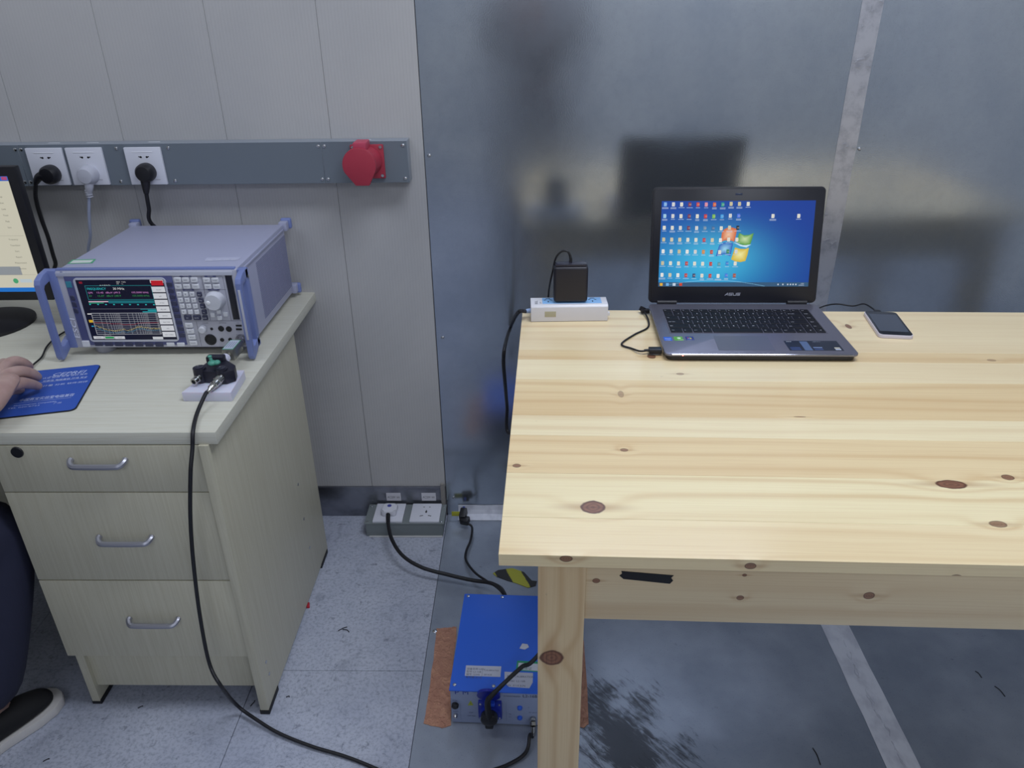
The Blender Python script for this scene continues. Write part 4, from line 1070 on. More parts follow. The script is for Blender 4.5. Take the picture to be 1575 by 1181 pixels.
MB().tube([p-o0 for p in pts], .0052).link('cord', BLACKC, fp)
MB().tube([pts[0]+Vector((0, .008, .0)) - o0, pts[0]-o0, pts[1]-o0], .006, rs=[.007, .0065, .0055]).link('strain_relief', BLACKC, fp)
# wall labels above the floor sockets
for (px0, px1, s_, lab) in ((595, 616, 'AC220V 16A', 'small white paper label above the left floor socket'), (649, 670, 'AC220V 16A', 'small white paper label above the right floor socket')):
    a, b_ = at(px0, 770, y=-.0075), at(px1, 758, y=-.0075)
    o = thing('paper_label', lab, 'label', (a.x, -.0072, a.z)); w_, h_ = b_.x-a.x, b_.z-a.z
    MB().bb(0, w_, -.0004, 0, 0, h_).link('paper', mat('label paper', 'd2d2da', .6), o)
    Canvas((0, -.0005, 0), (1, 0, 0), (0, 0, 1)).text(s_, w_*.08, h_*.32, h_*.30, '4a4a55', width=w_*.84).link('lettering', PRINT, o)

# black angled plug at the steel wall with thin cord
wp0 = at(712, 795, z=.035)
wp = thing('grounding_plug', 'small black plug at the foot of the steel wall with thin black cord', 'power plug', wp0)
MB().box((0, .012, .0), (.020, .034, .026), (R(18), 0, R(-8)), .004).box((.006, -.006, -.008), (.026, .022, .020), (.2, 0, -.3), .004).link('plug', BLACK, wp)
MB().cyl((.0, .030, .004), (.0, .040, .006), .004).link('pin', mat('blue sleeve', '3a4a9a', .4), wp)
MB().bb(-.034, -.010, .012, .0135, -.006, .010, .0005).link('tape_tab', mat('yellow tape', 'b6b53a', .5), wp)
pts = [wp0+Vector((.012, -.012, -.012)), at(726, 811, z=.016), at(724, 830, z=.012), at(717, 848, z=.012), at(717, 862, z=.012), at(730, 880, z=.020), at(748, 893, z=.034), at(764, 903, z=.052), at(774, 914, z=.074), endp+Vector((-.006, 0, .004))]
MB().tube([p-wp0 for p in pts], .0033).link('cord', BLACKC, wp)

# hazard tape scrap
hp = [at(*p, z=.001) for p in ((758, 882), (766, 877), (788, 874), (806, 880), (818, 893), (826, 894), (824, 901), (812, 904), (794, 897), (780, 893), (764, 887))]
hc = sum(hp, Vector())/len(hp)
t = NT('yellow and black hazard tape'); X, Y, Z = t.sep(t.tc.outputs['Object'])
q = t.math('ADD', t.math('MULTIPLY', X, 1.0), t.math('MULTIPLY', Y, .4)); st = t.math('SINE', t.math('MULTIPLY_ADD', q, 85., 1.2))
HZM = t.fin(t.mix(t.ramp(t.math('ADD', st, t.math('MULTIPLY', t.noise(t.tc.outputs['Object'], 80, 3), .6)), .1, .35), hx('2b2b2b'), hx('b9b840')), .5)
b = MB(); b.prism([p-hc for p in hp], (0, 0, .0010)); o = b.link('hazard_tape', HZM, smooth=False); o.location = hc
tag(o, 'crumpled scrap of yellow and black hazard tape on the steel floor', 'tape')

# ================================================================== BLUE BOX (line network) under the table
lg = thing('line_network_box', 'bright blue topped metal box with sockets on the floor beside the table leg', 'electrical box', LG, LGA)
BLU = mat('bright blue lid enamel', '2b66dc', .38, bump=(500, .03, .0003)); LFACE = mat('grey blue front plate', '8f9bba', .42)
MB().bb(.002, LGW-.002, .003, LGD-.002, .002, LGH-.002, .001).link('body', mat('box sides', '36435f', .45), lg)
MB().bb(.002, LGW-.002, 0, .0035, .003, LGH-.003, .0006).link('front_panel', LFACE, lg)
MB().bb(0, LGW, -.001, LGD, LGH-.003, LGH, .0008).link('lid', BLU, lg)
for x in (.010, LGW/2-.040, LGW-.010):
    for y in (.013, LGD-.009): MB().lathe([(.0042, 0), (.0038, .0016), (.001, .0026)], (x, y, LGH), (0, 0, 1), 12).link('screw', SCREW, lg)
for x in (.02, LGW-.02):
    for y in (.02, LGD-.02): MB().cyl((x, y, 0), (x, y, .004), .008).link('foot', BLACK, lg)
MB().box((.103, LGD+.002, .062), (.026, .012, .026), None, .004).link('cable_gland', BLACK, lg)
LMt = lambda px, py: (lambda p: ((Matrix.Rotation(-LGA, 4, 'Z') @ (p-LG)).x, (Matrix.Rotation(-LGA, 4, 'Z') @ (p-LG)).y))(at(px, py, z=LGH))
cv = Canvas((0, 0, LGH+.0002), (1, 0, 0), (0, 1, 0))
def z5(x, y): return LMt(620+x/3.923, 880+y/3.923)
cv.poly([z5(372, 625), z5(587, 632), z5(593, 568), z5(380, 562)], 'c3c7d8')
a = z5(612, 668); cv.poly([z5(612, 600), z5(612, 668), z5(640, 692), z5(762, 700), z5(782, 665), z5(784, 608)], 'b9bdcf')
cv.poly([z5(680, 593), z5(870, 606), z5(875, 543), z5(688, 533)], '2f9a72').up()
cv.poly([z5(692, 588), z5(865, 600), z5(868, 556), z5(697, 546)], 'c9cdda').up()
u, v = z5(382, 572); d = Vector(z5(590, 578))-Vector((u, v))
x0, y1 = z5(385, 578)
for k, s_ in enumerate(('设备名称 LISN', '型号 L2-16B', '编号 12345', '有效期 2015')):
    cv.text(s_, x0, y1-.004-k*.0075, .0045, '4a5068')
cv.line((x0+.035, y1+.002), (x0+.034, y1-.028), .0006, '6a6f85'); cv.text('CALIBRATED', x0+.038, y1-.006, .004, '4a5068'); cv.text('2014.05', x0+.038, y1-.018, .004, '4a5068')
x0, y1 = z5(622, 612)
for k, s_ in enumerate(('PMM CALIBRATION', 'Model  L2-16B', 'S/N  0110 JUN')): cv.text(s_, x0+.002, y1-.009-k*.012, .0048, '4a5068')
x0, y1 = z5(700, 560); cv.text('合格证', x0+.003, y1-.012, .006, '3a6a58')
cv.link('stickers', PRINT, lg, label='white calibration stickers, one with green border')
# front panel details, panel local (x, z)
LF = quad_map([(22, 350), (1545, 405), (1545, 975), (55, 915)], [(0, LGH), (.1905, LGH), (.1905, 0), (0, 0)])
def lf(x, y): return LF(x, y)
ink = Canvas((0, -.0006, 0), (1, 0, 0), (0, 0, 1))
u, v = lf(110, 420); ink.text('P', u, v, .012, '1b3896', width=.010); u, v = lf(240, 425); ink.text('M', u, v, .012, '1b3896', width=.013)
u, v = lf(195, 420); ink.text('.', u, v, .006, '7d5b60')
u, v = lf(930, 462); ink.text('LINE IMPEDANCE STABILIZATION', u, v, .0036, '454d62', width=.036); u, v = lf(1255, 472); ink.text('L2-16B', u, v, .0080, '39404f', width=.031)
a, b_, c = lf(330, 612), lf(430, 612), lf(380, 530)
ink.poly([a, b_, c], 'a9b43c').up(); u, v = lf(380, 605); ink.text('!', u, v, .0075, '3b4420', al='c')
for (x, y, s_) in ((120, 545, 'FUSE'), (390, 745, 'EUT'), (390, 800, '16A max'), (1045, 770, 'N'), (1040, 815, 'L1'), (1430, 745, 'RF OUT'), (1360, 655, 'L'), (130, 725, 'GND')):
    u, v = lf(x, y); ink.text(s_, u, v, .0036, '56607a', al='c')
fx = lf(200, 520)[0]; ink.line((fx, .012), (fx, .062), .0005, '7480a0'); fx = lf(975, 520)[0]; ink.line((fx, .012), (fx, .070), .0005, '7480a0')
ink.link('lettering', PRINT, lg)
u, v = lf(122, 603); MB().lathe([(.0078, 0), (.0075, .006), (.005, .008)], (u, 0, v), (0, -1, 0), 20).link('fuse_holder', BLACK, lg)
u, v = lf(132, 770); MB().lathe([(.0048, 0), (.0045, .006), (.002, .010)], (u, 0, v), (0, -1, 0), 16).link('ground_post', SCREW, lg)
BLB = mat('blue indicator', '2f5fd0', .3)
for y in (650, 820): u, v = lf(1210, y); MB().lathe([(.0056, 0), (.005, .004), (.002, .006)], (u, 0, v), (0, -1, 0), 18).link('indicator', BLB, lg)
u0, v0 = lf(712, 715); v0 += .010
DBL = mat('dark blue socket plastic', '1c2f9c', .4)
MB().box((u0, -.004, v0), (.050, .008, .050), None, .002).link('socket_flange', DBL, lg)
MB().cyl((u0, -.006, v0-.003), (u0, -.018, v0-.003), .0205, .0205, 28).link('socket_ring', DBL, lg)
for x in (-.020, .020):
    for z in (-.020, .020): MB().lathe([(.0026, 0), (.0024, .001)], (u0+x, -.008, v0+z), (0, -1, 0), 10).link('screw', SCREW, lg)
capc = Vector((u0-.001, -.014, v0+.052))
MB().cyl(capc, capc+Vector((0, .006, .002)), .0245, .0235, 32).link('hinged_cap', mat('blue flip cap', '16259a', .35), lg)
MB().box((u0, -.011, v0+.0270), (.022, .012, .008), None, .002).link('cap_hinge', mat('light blue hinge', '2c56d8', .35), lg)
bu, bv = lf(1435, 860)
MB().lathe([(.0065, 0), (.0065, .006), (.0050, .007), (.0050, .010)], (bu, 0, bv+.005), (0, -1, 0), 18).link('coax_socket', CHROME, lg)
# black plug in its socket, cord going up to the right behind the table leg
pc0 = LW((u0, -.018, v0-.004))
bp = thing('appliance_plug', 'black plug in the blue socket, its cord running up behind the table leg', 'power plug', pc0, LGA)
MB().lathe([(.0170, 0), (.0182, .006), (.0175, .014), (.012, .018), (.003, .019)], (0, 0, .004), (0, -1, 0), 24).box((0, -.009, -.014), (.018, .014, .014), None, .004).link('plug', BLACK, bp)
q = [pc0+Vector((0, -.012, .008)), at(750, 1080, y=pc0.y-.016), at(756, 1070, y=pc0.y-.014), at(775, 1051, y=pc0.y), at(802, 1026, y=pc0.y+.03), at(834, 1000, y=pc0.y+.06), Vector((.20, -.55, .34)), Vector((.30, -.33, .60)), Vector((.33, -.30, .74))]
_b = Matrix.Rotation(-LGA, 4, 'Z')
MB().tube([_b @ (p-pc0) for p in q], .0048, rs=[.007, .0065, .0052]+[.0044]*6).link('cord', BLACKC, bp)
# coax lead from its BNC down over the floor
c0 = LW((bu, -.010, bv+.005))
cx = thing('coaxial_cable', 'black coaxial cable hanging from the silver connector on the blue box', 'cable', c0)
MB().cyl((0, 0, 0), (0, -.006, -.004), .0072, .0072, 18).cyl((0, -.006, -.004), (.0, -.012, -.018), .0062, .0050, 18).cyl((0, -.012, -.018), (0, -.0135, -.034), .0046, .0040, 14).link('connector', CHROME, cx)
q = [c0+Vector((0, -.0135, -.034)), at(815, 1130, z=.020), at(812, 1150, z=.010), at(803, 1163, z=.006), at(785, 1174, z=.0045), at(762, 1183, z=.0045), at(700, 1200, z=.0045), at(600, 1215, z=.0045)]
MB().tube([p-c0 for p in q], .0038).link('cord', BLACKC, cx)

# copper tapes beside the box
t = NT('copper foil tape'); o_ = t.tc.outputs['Object']; n_ = t.noise(o_, 40, 4, .7); 
t.bump(t.math('ADD', n_, t.ramp(t.noise(o_, 90, 3), .5, .6)), .5, .0015)
COP = t.fin(t.mix(t.ramp(n_, .35, .7), hx('b98670'), hx('cf9c80')), .5, .45)
def foil_sheet(name, label, pts, z, th=.0012, seed=1):
    random.seed(seed); P = [at(*p, z=z) for p in pts]; c = sum(P, Vector())/len(P); out = []
    for a, b_ in zip(P, P[1:]+P[:1]):
        for k in range(5):
            q = a.lerp(b_, k/5); out.append(q-c+Vector((random.uniform(-.0012, .0012), random.uniform(-.0012, .0012), 0)))
    b = MB(); b.prism(out, (0, 0, th)); o = b.link(name, COP, smooth=False); o.location = c
    return tag(o, label, 'tape')
foil_sheet('copper_tape', 'wrinkled copper foil strip along the left side of the blue box', [(672, 967), (692, 965), (703, 964), (694, 1060), (693, 1116), (680, 1120), (652, 1113), (662, 1050)], .0008)
foil_sheet('copper_tape', 'copper foil strip mostly hidden behind the front table leg', [(870, 985), (898, 985), (906, 1113), (898, 1119), (872, 1117)], .0008, seed=2)

# ================================================================== MONITOR at the left edge
MZ = DZ
mo = thing('monitor', 'black desktop monitor cut by the left photo edge, showing a cream window', 'monitor', (-1.30, -.205, MZ))
mx1, mx0 = .0, 0
pa_, pb_ = at(38, 258, y=-.235), at(80, 462, y=-.235)
X1 = -1.0935+1.30
tr3, br3 = at(36, 256, y=-.235), at(79, 462, y=-.235)
X1 = (tr3.x+br3.x)/2+1.30-.007; ZT, ZB = tr3.z-MZ, br3.z-MZ
MWd = .46; yF = -.030
tilt = math.atan2(br3.x-tr3.x, 1) 
MB().bb(X1-MWd, X1, yF, yF+.020, ZB, ZT, .004).link('case', BLACK, mo)
dr0 = at(76, 445, y=-.236); dr1 = at(17, 268, y=-.236)
u1 = X1-.020; v0, v1 = ZB+.022, ZT-.020
cv = Canvas((X1-MWd+.02, yF-.0006, v0), (1, 0, 0), (0, 0, 1)); DWm, DHm = MWd-.04, v1-v0
cv.rect(0, 0, DWm, DHm, 'dcd8c4').up()
cv.rect(0, DHm-.010, DWm, DHm, '2f6fd8'); cv.rect(DWm-.014, DHm-.008, DWm-.002, DHm-.001, 'd8452c'); cv.rect(0, 0, DWm, .010, '1f7ad8')
cv.rect(DWm-.09, .040, DWm-.035, .060, '9aa0a6')
cv.disc(DWm-.055, .026, .006, '4fae7a'); cv.rect(DWm-.045, .022, DWm-.018, .030, 'c8d8e0'); cv.up()
for k, s_ in enumerate(('Setup', 'Scan', 'Limit', 'Trace', 'Peak', 'Save', '', 'Frequency', 'Transducer', 'Start', 'Report', 'Measurement', 'Options')):
    if s_: cv.text(s_, DWm-.030, DHm-.045-k*.0135, .0035, '6b6a62', al='c')
for y in (.22, .13): cv.rect(DWm-.13, DHm-y, DWm-.004, DHm-y+.0005, 'a8a496')
for k in range(6): cv.text('Prescan  0.15 - 30 MHz', .03, DHm-.05-k*.02, .005, '6b6a62')
cv.link('display', paint_mat('monitor display', .4, .8, .3), mo)
MB().tube([(X1-MWd/2, .012, .01), (X1-MWd/2, .020, .10), (X1-MWd/2, .012, ZB+.06)], .02, rs=[.030, .022, .022]).link('stand', BLACK, mo)
bc = at(-20, 486, z=MZ) - Vector((-1.30, -.205, MZ))
MB().lathe([(.105, 0), (.105, .006), (.085, .012), (.030, .016)], (X1-MWd/2+.035, -.010, 0), (0, 0, 1), 40).link('stand_base', BLACK, mo)

# ================================================================== MOUSE PAD, MOUSE, PERSON
pd = [at(*p, z=DZ) for p in ((157, 561), (110, 632.5), (0, 637))]
P0 = at(116, 632, z=DZ); P1 = at(156.5, 561.5, z=DZ); ang = math.atan2((P1-P0).y, (P1-P0).x)-math.pi/2; dep = (P1-P0).length
mp = thing('mouse_pad', 'blue printed mouse pad with white lettering under the hand', 'mouse pad', P0, ang)
PW = .245
MB().prism(rr_pts(-PW, 0, 0, dep, .012, 0), (0, 0, .0022), .0004).link('rubber_base', BLACKC, mp)
MB().prism(rr_pts(-PW+.0015, -.0015, .0015, dep-.0015, .011, .0022), (0, 0, .0008), .0003).link('fabric_top', mat('blue pad fabric', '2b52ad', .65), mp)
_pi = (Matrix.Translation(P0) @ Matrix.Rotation(ang, 4, 'Z')).inverted()
def pm(zx, zy): p = _pi @ at(zx/5.25, 480+zy/5.25, z=DZ+.003); return (p.x, p.y)
cv = Canvas((0, 0, .0031), (1, 0, 0), (0, 1, 0)); WT = 'c5d0ec'
u, v = pm(400, 500); u2, v2 = pm(668, 490)
cv.text('CEPREI', u+.006, (v+v2)/2-.006, .0135, WT, width=abs(u2-u)-.004, shear=.3)
a, b_ = pm(400, 522), pm(610, 510); cv.line(a, (b_[0], a[1]), .0012, WT)
for yy, n_, s_ in ((528, 8, '认证 检测 校准 培训 服务'), (552, 8, '可靠性 电磁兼容 环境 安全'), (590, 7, '计量 分析 软件测评')):
    u, v = pm(345, yy+6); u2 = pm(690, yy)[0]; cv.text(s_, u, v-.004, .0062, WT, width=abs(u2-u))
a, b_ = pm(300, 572), pm(680, 560); cv.line(a, (b_[0], a[1]), .0008, WT)
u, v = pm(150, 722); u2 = pm(585, 690)[0]; cv.text('中国赛宝实验室电磁兼容', u, v-.001, .0100, WT, width=abs(u2-u))
a = pm(110, 740); cv.line(a, (pm(560, 715)[0], a[1]), .0007, WT)
u, v = pm(110, 758); cv.text('Electromagnetic Compatibility', u, v-.002, .0048, WT, width=.075)
u, v = pm(60, 780); cv.text('TEL 020-8723', u, v-.002, .0042, WT, width=.055); u, v = pm(430, 742); cv.text('广州', u, v, .005, WT)
cv.link('lettering', PRINT, mp)

MZ0 = DZ+.003
hand_c = at(22, 578, z=DZ+.028)
mc = at(16, 580, z=DZ+.018)
fdir = Vector((.78, .45, 0)).normalized()   # direction of the fingers on the desk
fdir = (at(64, 580, z=DZ+.02)-at(-2, 612, z=DZ+.02)); fdir.z = 0; fdir.normalize()
fa = math.atan2(fdir.y, fdir.x)
ms = thing('computer_mouse', 'black and silver wired mouse under the hand on the blue pad', 'mouse', (mc.x, mc.y, MZ0), fa)
b = MB().sph((0, 0, .004), .027, (1.7, 1.0, .72), 24)
for v_ in b.b.verts: v_.co.z = max(v_.co.z, .0008)
b.link('shell', mat('dark mouse shell', '2a2a30', .35), ms)
b = MB().sph((.012, 0, .0075), .024, (1.4, .35, .66), 20)
for v_ in b.b.verts: v_.co.z = max(v_.co.z, .0012)
b.link('silver_inlay', mat('silver mouse inlay', 'b8bac0', .25, .6), ms)
mi = (Matrix.Translation(ms.location) @ Matrix.Rotation(fa, 4, 'Z')).inverted()
q = [Vector((.045, .005, .006)), mi @ at(50, 562, z=DZ+.005), mi @ at(64, 549, z=DZ+.004), mi @ at(72, 533, z=DZ+.004), mi @ at(86, 519, z=DZ+.004), mi @ at(108, 506, z=DZ+.004), mi @ at(150, 488, z=DZ+.004), mi @ Vector((-.80, -.06, DZ+.004)), mi @ Vector((-.70, -.015, DZ+.004))]
MB().tube(q, .0019).link('cord', BLACKC, ms)

SKIN_T = NT('skin'); n_ = SKIN_T.noise(SKIN_T.tc.outputs['Object'], 30, 3)
SKIN_T.bump(SKIN_T.noise(SKIN_T.tc.outputs['Object'], 260, 2), .12, .0006)
SKIN_T.b.inputs['Subsurface Weight'].default_value = .15; SKIN_T.b.inputs['Subsurface Radius'].default_value = (.01, .004, .002); SKIN_T.b.inputs['Subsurface Scale'].default_value = .5
SKIN = SKIN_T.fin(SKIN_T.mix(SKIN_T.ramp(n_, .3, .7), hx('b39790'), hx('a48680')), .5)
NAVYC = mat('navy trouser cloth', '20233a', .85, bump=((25, 25, 9), .5, .006))
DARKC = mat('dark shirt cloth', '2a2d3d', .85, bump=(22, .3, .004))
HAIR = mat('black hair', '121114', .6, bump=(200, .5, .002))

def head_bm(bm, c, face, r=.098):
    """head with brow, nose, mouth, ears; face: unit direction"""
    f = Vector(face).normalized(); s = Vector((0, 0, 1)).cross(f).normalized(); u = Vector((0, 0, 1))
    def add(off, rad, sc):
        q = bmesh.ops.create_uvsphere(bm, u_segments=20, v_segments=14, radius=rad)
        for v in q['verts']:
            p = v.co.copy(); v.co = Vector(c) + s*(off[0]+p.x*sc[0]) + f*(off[1]+p.y*sc[1]) + u*(off[2]+p.z*sc[2])
    add((0, 0, .015), r, (.80, .98, 1.05)); add((0, .022, -.055), r*.62, (.92, .95, 1.0))
    add((0, .099, -.018), .014, (.8, 1.1, 1.6)); add((0, .090, -.058), .018, (1.2, .5, .4))
    for x in (-1, 1): add((x*.078, -.005, -.012), .026, (.35, .7, 1.1)); add((x*.031, .082, .004), .013, (1.1, .5, .7))
def hand_bm(bm, wrist, knuck, up, fingers, thumb, kr=.010):
    pass

def human(name, label, J, loc, face, shirt_m, trous_m, hands, seated):
    """J: joints; one continuous skinned body, clothes as thicker skinned layers over it"""
    o = thing(name, label, 'person', loc); L0 = Vector(loc)
    order = ['pelvis', 'waist', 'chest', 'neck', 'shL', 'elL', 'wrL', 'shR', 'elR', 'wrR', 'hipL', 'knL', 'anL', 'toL', 'hipR', 'knR', 'anR', 'toR', 'headb']
    rad = dict(pelvis=(.13, .10), waist=(.125, .09), chest=(.145, .10), neck=(.052, .052), shL=.052, elL=.038, wrL=.026, shR=.052, elR=.038, wrR=.026, hipL=.080, knL=.052, anL=.038, toL=.030, hipR=.080, knR=.052, anR=.038, toR=.030, headb=(.06, .06))
    E = [('pelvis', 'waist'), ('waist', 'chest'), ('chest', 'neck'), ('neck', 'headb'), ('chest', 'shL'), ('shL', 'elL'), ('elL', 'wrL'), ('chest', 'shR'), ('shR', 'elR'), ('elR', 'wrR'), ('pelvis', 'hipL'), ('hipL', 'knL'), ('knL', 'anL'), ('anL', 'toL'), ('pelvis', 'hipR'), ('hipR', 'knR'), ('knR', 'anR'), ('anR', 'toR')]
    def sub(keys, grow, bm, scale=None):
        ks = [k for k in order if k in keys]; ix = {k: i for i, k in enumerate(ks)}
        rr = []
        for k in ks:
            r = rad[k]; r = r if isinstance(r, tuple) else (r, r); g = grow.get(k, grow['*']); rr.append((r[0]+g, r[1]+g))
        skin_bm(bm, [Vector(J[k])-L0 for k in ks], rr, [(ix[a], ix[b]) for a, b in E if a in ix and b in ix])
    bm = bmesh.new(); sub(order, {'*': 0}, bm)
    head_bm(bm, Vector(J['headb'])+Vector(face)*.02+Vector((0, 0, .05))-L0, face)
    for (pts, rs) in hands:
        skin_bm(bm, [Vector(p)-L0 for p in pts], rs, [(i, i+1) for i in range(len(pts)-1)], 2)
    b = MB(); b.b.free(); b.b = bm; b.link('body', SKIN, o)
    bm = bmesh.new(); sub(['pelvis', 'hipL', 'knL', 'anL', 'hipR', 'knR', 'anR'], {'*': .018, 'anL': .050, 'anR': .050, 'knL': .030, 'knR': .030, 'pelvis': .012}, bm); b = MB(); b.b.free(); b.b = bm; b.link('trousers', trous_m, o)
    bm = bmesh.new(); sub(['pelvis', 'waist', 'chest', 'shL', 'elL', 'wrL', 'shR', 'elR', 'wrR'], {'*': .015, 'wrL': .012, 'wrR': .012, 'pelvis': .02}, bm); b = MB(); b.b.free(); b.b = bm; b.link('shirt', shirt_m, o)
    hc_ = Vector(J['headb'])+Vector((0, 0, .068))-Vector(face)*.004-L0
    q = MB(); q.sph((0, 0, 0), .104, (.84, 1.0, 1.03), 24)
    f = Vector(face).normalized(); kill = [v for v in q.b.verts if v.co.z < -.01 and v.co.dot(Vector((0, 1, 0))) > -.02]
    bmesh.ops.delete(q.b, geom=kill, context='VERTS')
    hr = q.link('hair', HAIR, o); hr.location = hc_; hr.rotation_euler = (0, 0, math.atan2(f.y, f.x)-math.pi/2)
    return o
def shoe(o, L0, heel, toe, m_up, m_sole):
    heel = Vector(heel)-L0; toe = Vector(toe)-L0; d = toe-heel; ln = d.length; a = math.atan2(d.y, d.x)
    sh = bpy.data.objects.new('shoe', None)
    P = []
    prof = [(-.02, .030), (.05, .036), (.12, .036), (.19, .043), (.235, .040), (.262, .027), (.272, .010)]
    k = ln/.25
    P = [(x*k, -w_*1.0, 0) for x, w_ in prof] + [(x*k, w_, 0) for x, w_ in prof[::-1]] + [(-.033*k, .018, 0), (-.033*k, -.018, 0)]
    M = Matrix.Translation(heel) @ Matrix.Rotation(a, 4, 'Z')
    so_ = MB(); so_.prism([M @ Vector((*p[:2], .001)) for p in P], (0, 0, .022), .004); so = so_.link('shoe_sole', m_sole, o)
    bm = bmesh.new()
    skin_bm(bm, [M @ Vector((.01*k, 0, .048)), M @ Vector((.08*k, 0, .056)), M @ Vector((.16*k, 0, .044)), M @ Vector((.225*k, 0, .036)), M @ Vector((.255*k, 0, .030))], [(.036, .042), (.038, .044), (.041, .032), (.037, .020), (.018, .012)], [(0, 1), (1, 2), (2, 3), (3, 4)])
    for v in bm.verts:
        q_ = M.inverted() @ v.co
        if q_.z < .015: q_.z = .015; v.co = M @ q_
    b = MB(); b.b.free(); b.b = bm; b.link('shoe_upper', m_up, o)

# ---- seated person at the mouse
fd = fdir; sd = Vector((-fd.y, fd.x, 0))     # sd: to the left of the hand (towards the thumb)
Zd = DZ
def hp_(px, py, h): return at(px, py, z=Zd+h)
kn_i = hp_(8, 563, .058); kn_m = hp_(8, 578, .060); kn_r = hp_(10, 594, .054); kn_p = hp_(4, 605, .040)
wr = hp_(-24, 634, .045)
hands = [
    ([wr, (wr+kn_m)/2+Vector((0, 0, .004)), kn_m], [(.026, .019), (.036, .017), (.034, .014)]),
    ([(wr*.4+kn_i*.6), kn_i, hp_(24, 553, .062), hp_(39, 559, .048), hp_(47, 566, .030)], [.016, .0140, .0120, .0105, .0085]),
    ([(wr*.4+kn_m*.6), kn_m, hp_(32, 570, .056), hp_(49, 574, .042), hp_(60, 582, .020)], [.016, .0145, .0125, .0112, .0092]),
    ([(wr*.4+kn_r*.6), kn_r, hp_(34, 588, .046), hp_(50, 591, .028), hp_(62, 595, .012)], [.016, .0140, .0120, .0100, .0082]),
    ([(wr*.5+kn_p*.5), kn_p, hp_(20, 600, .024), hp_(30, 600, .012), hp_(36, 598, .009)], [.013, .011, .0092, .0080, .0066]),
    ([wr+Vector((0, .01, 0)), hp_(-22, 590, .035), hp_(-4, 566, .030), hp_(8, 555, .022)], [.015, .014, .0115, .0090])]
px = -1.46
SHI = Vector((-1.125, -.775, 0))
J = dict(pelvis=(px, -1.33, .52), waist=(px, -1.31, .68), chest=(px, -1.27, .90), neck=(px, -1.25, 1.06), headb=(px, -1.23, 1.13),
         shR=(px+.18, -1.24, .97), elR=(px+.22, -1.03, .74), wrR=wr, shL=(px-.18, -1.24, .97), elL=(px-.24, -1.04, .74), wrL=(px-.15, -.80, .775),
         hipR=(px+.09, -1.30, .50), knR=(-1.050, -.66, .50), anR=(-1.150, -.80, .085), toR=(-1.115, -.75, .04), hipL=(px-.09, -1.30, .50), knL=(-1.26, -.66, .50), anL=(-1.32, -.62, .10), toL=(-1.31, -.51, .045))
pe = human('person', 'seated person in navy trousers reaching in from the left, hand on the mouse', J, (px, -1.30, 0), (0, 1, 0), mat('grey shirt cloth', '4a4c58', .85), NAVYC, hands, True)
SOLE = mat('white shoe sole', 'c9c6c4', .55, bump=(90, .4, .002)); UPR = mat('black canvas shoe', '0e0e12', .8)
shoe(pe, Vector((px, -1.30, 0)), (-1.180, -.880, 0), (-1.068, -.692, 0), UPR, SOLE)
shoe(pe, Vector((px, -1.30, 0)), (-1.325, -.68, 0), (-1.31, -.44, 0), UPR, SOLE)
# stool that carries the seated person (out of frame)
st = thing('stool', 'round black padded stool under the seated person', 'stool', (px, -1.33, 0))
MB().lathe([(.17, .345), (.185, .36), (.185, .380), (.17, .392), (.05, .395)], (0, 0, 0), (0, 0, 1), 32).link('seat', BLACK, st)
MB().cyl((0, 0, .03), (0, 0, .35), .022).link('post', CHROME, st)
b = MB()
for k in range(5): b.tube([(0, 0, .06), (.12*math.cos(k*1.2566), .12*math.sin(k*1.2566), .05), (.24*math.cos(k*1.2566), .24*math.sin(k*1.2566), .012)], .014, rs=[.016, .014, .011])
b.link('star_base', BLACK, st)

# ---- photographer, only seen as the blurred dark reflection in the steel wall
qx, qy = .03, -2.20
J = dict(pelvis=(qx, qy, .93), waist=(qx, qy, 1.06), chest=(qx, qy, 1.27), neck=(qx, qy, 1.43), headb=(qx, qy, 1.48),
         shR=(qx+.17, qy, 1.36), elR=(qx+.20, qy+.12, 1.13), wrR=(qx+.10, qy+.16, 1.28), shL=(qx-.17, qy, 1.36), elL=(qx-.20, qy+.12, 1.13), wrL=(qx-.10, qy+.16, 1.28),
         hipR=(qx+.09, qy, .88), knR=(qx+.10, qy, .48), anR=(qx+.11, qy-.02, .09), toR=(qx+.12, qy+.08, .04), hipL=(qx-.09, qy, .88), knL=(qx-.10, qy, .48), anL=(qx-.11, qy-.02, .09), toL=(qx-.12, qy+.08, .04))
hands = []
for s_ in (-1, 1):
    w_ = Vector((qx+s_*.10, qy+.16, 1.28)); k_ = w_+Vector((-s_*.02, .04, .07))
    hands.append(([w_, k_], [(.028, .018), (.034, .015)]))
    for f_ in range(4):
        a = k_+Vector((s_*(.026-.017*f_), .0, .004)); hands.append(([w_*.5+a*.5, a, a+Vector((-s_*.008, .028, .012)), a+Vector((-s_*.024, .040, .0))], [.011, .0095, .0085, .007]))
    hands.append(([w_, w_+Vector((-s_*.034, .03, .03)), w_+Vector((-s_*.045, .045, .055))], [.013, .011, .009]))
pg = human('person', 'standing person in dark clothes, seen only as a blurred reflection in the steel wall', J, (qx, qy, 0), (0, 1, 0), DARKC, NAVYC, hands, False)
shoe(pg, Vector((qx, qy, 0)), (qx+.11, qy-.06, 0), (qx+.13, qy+.19, 0), UPR, SOLE)
shoe(pg, Vector((qx, qy, 0)), (qx-.11, qy-.06, 0), (qx-.13, qy+.19, 0), UPR, SOLE)

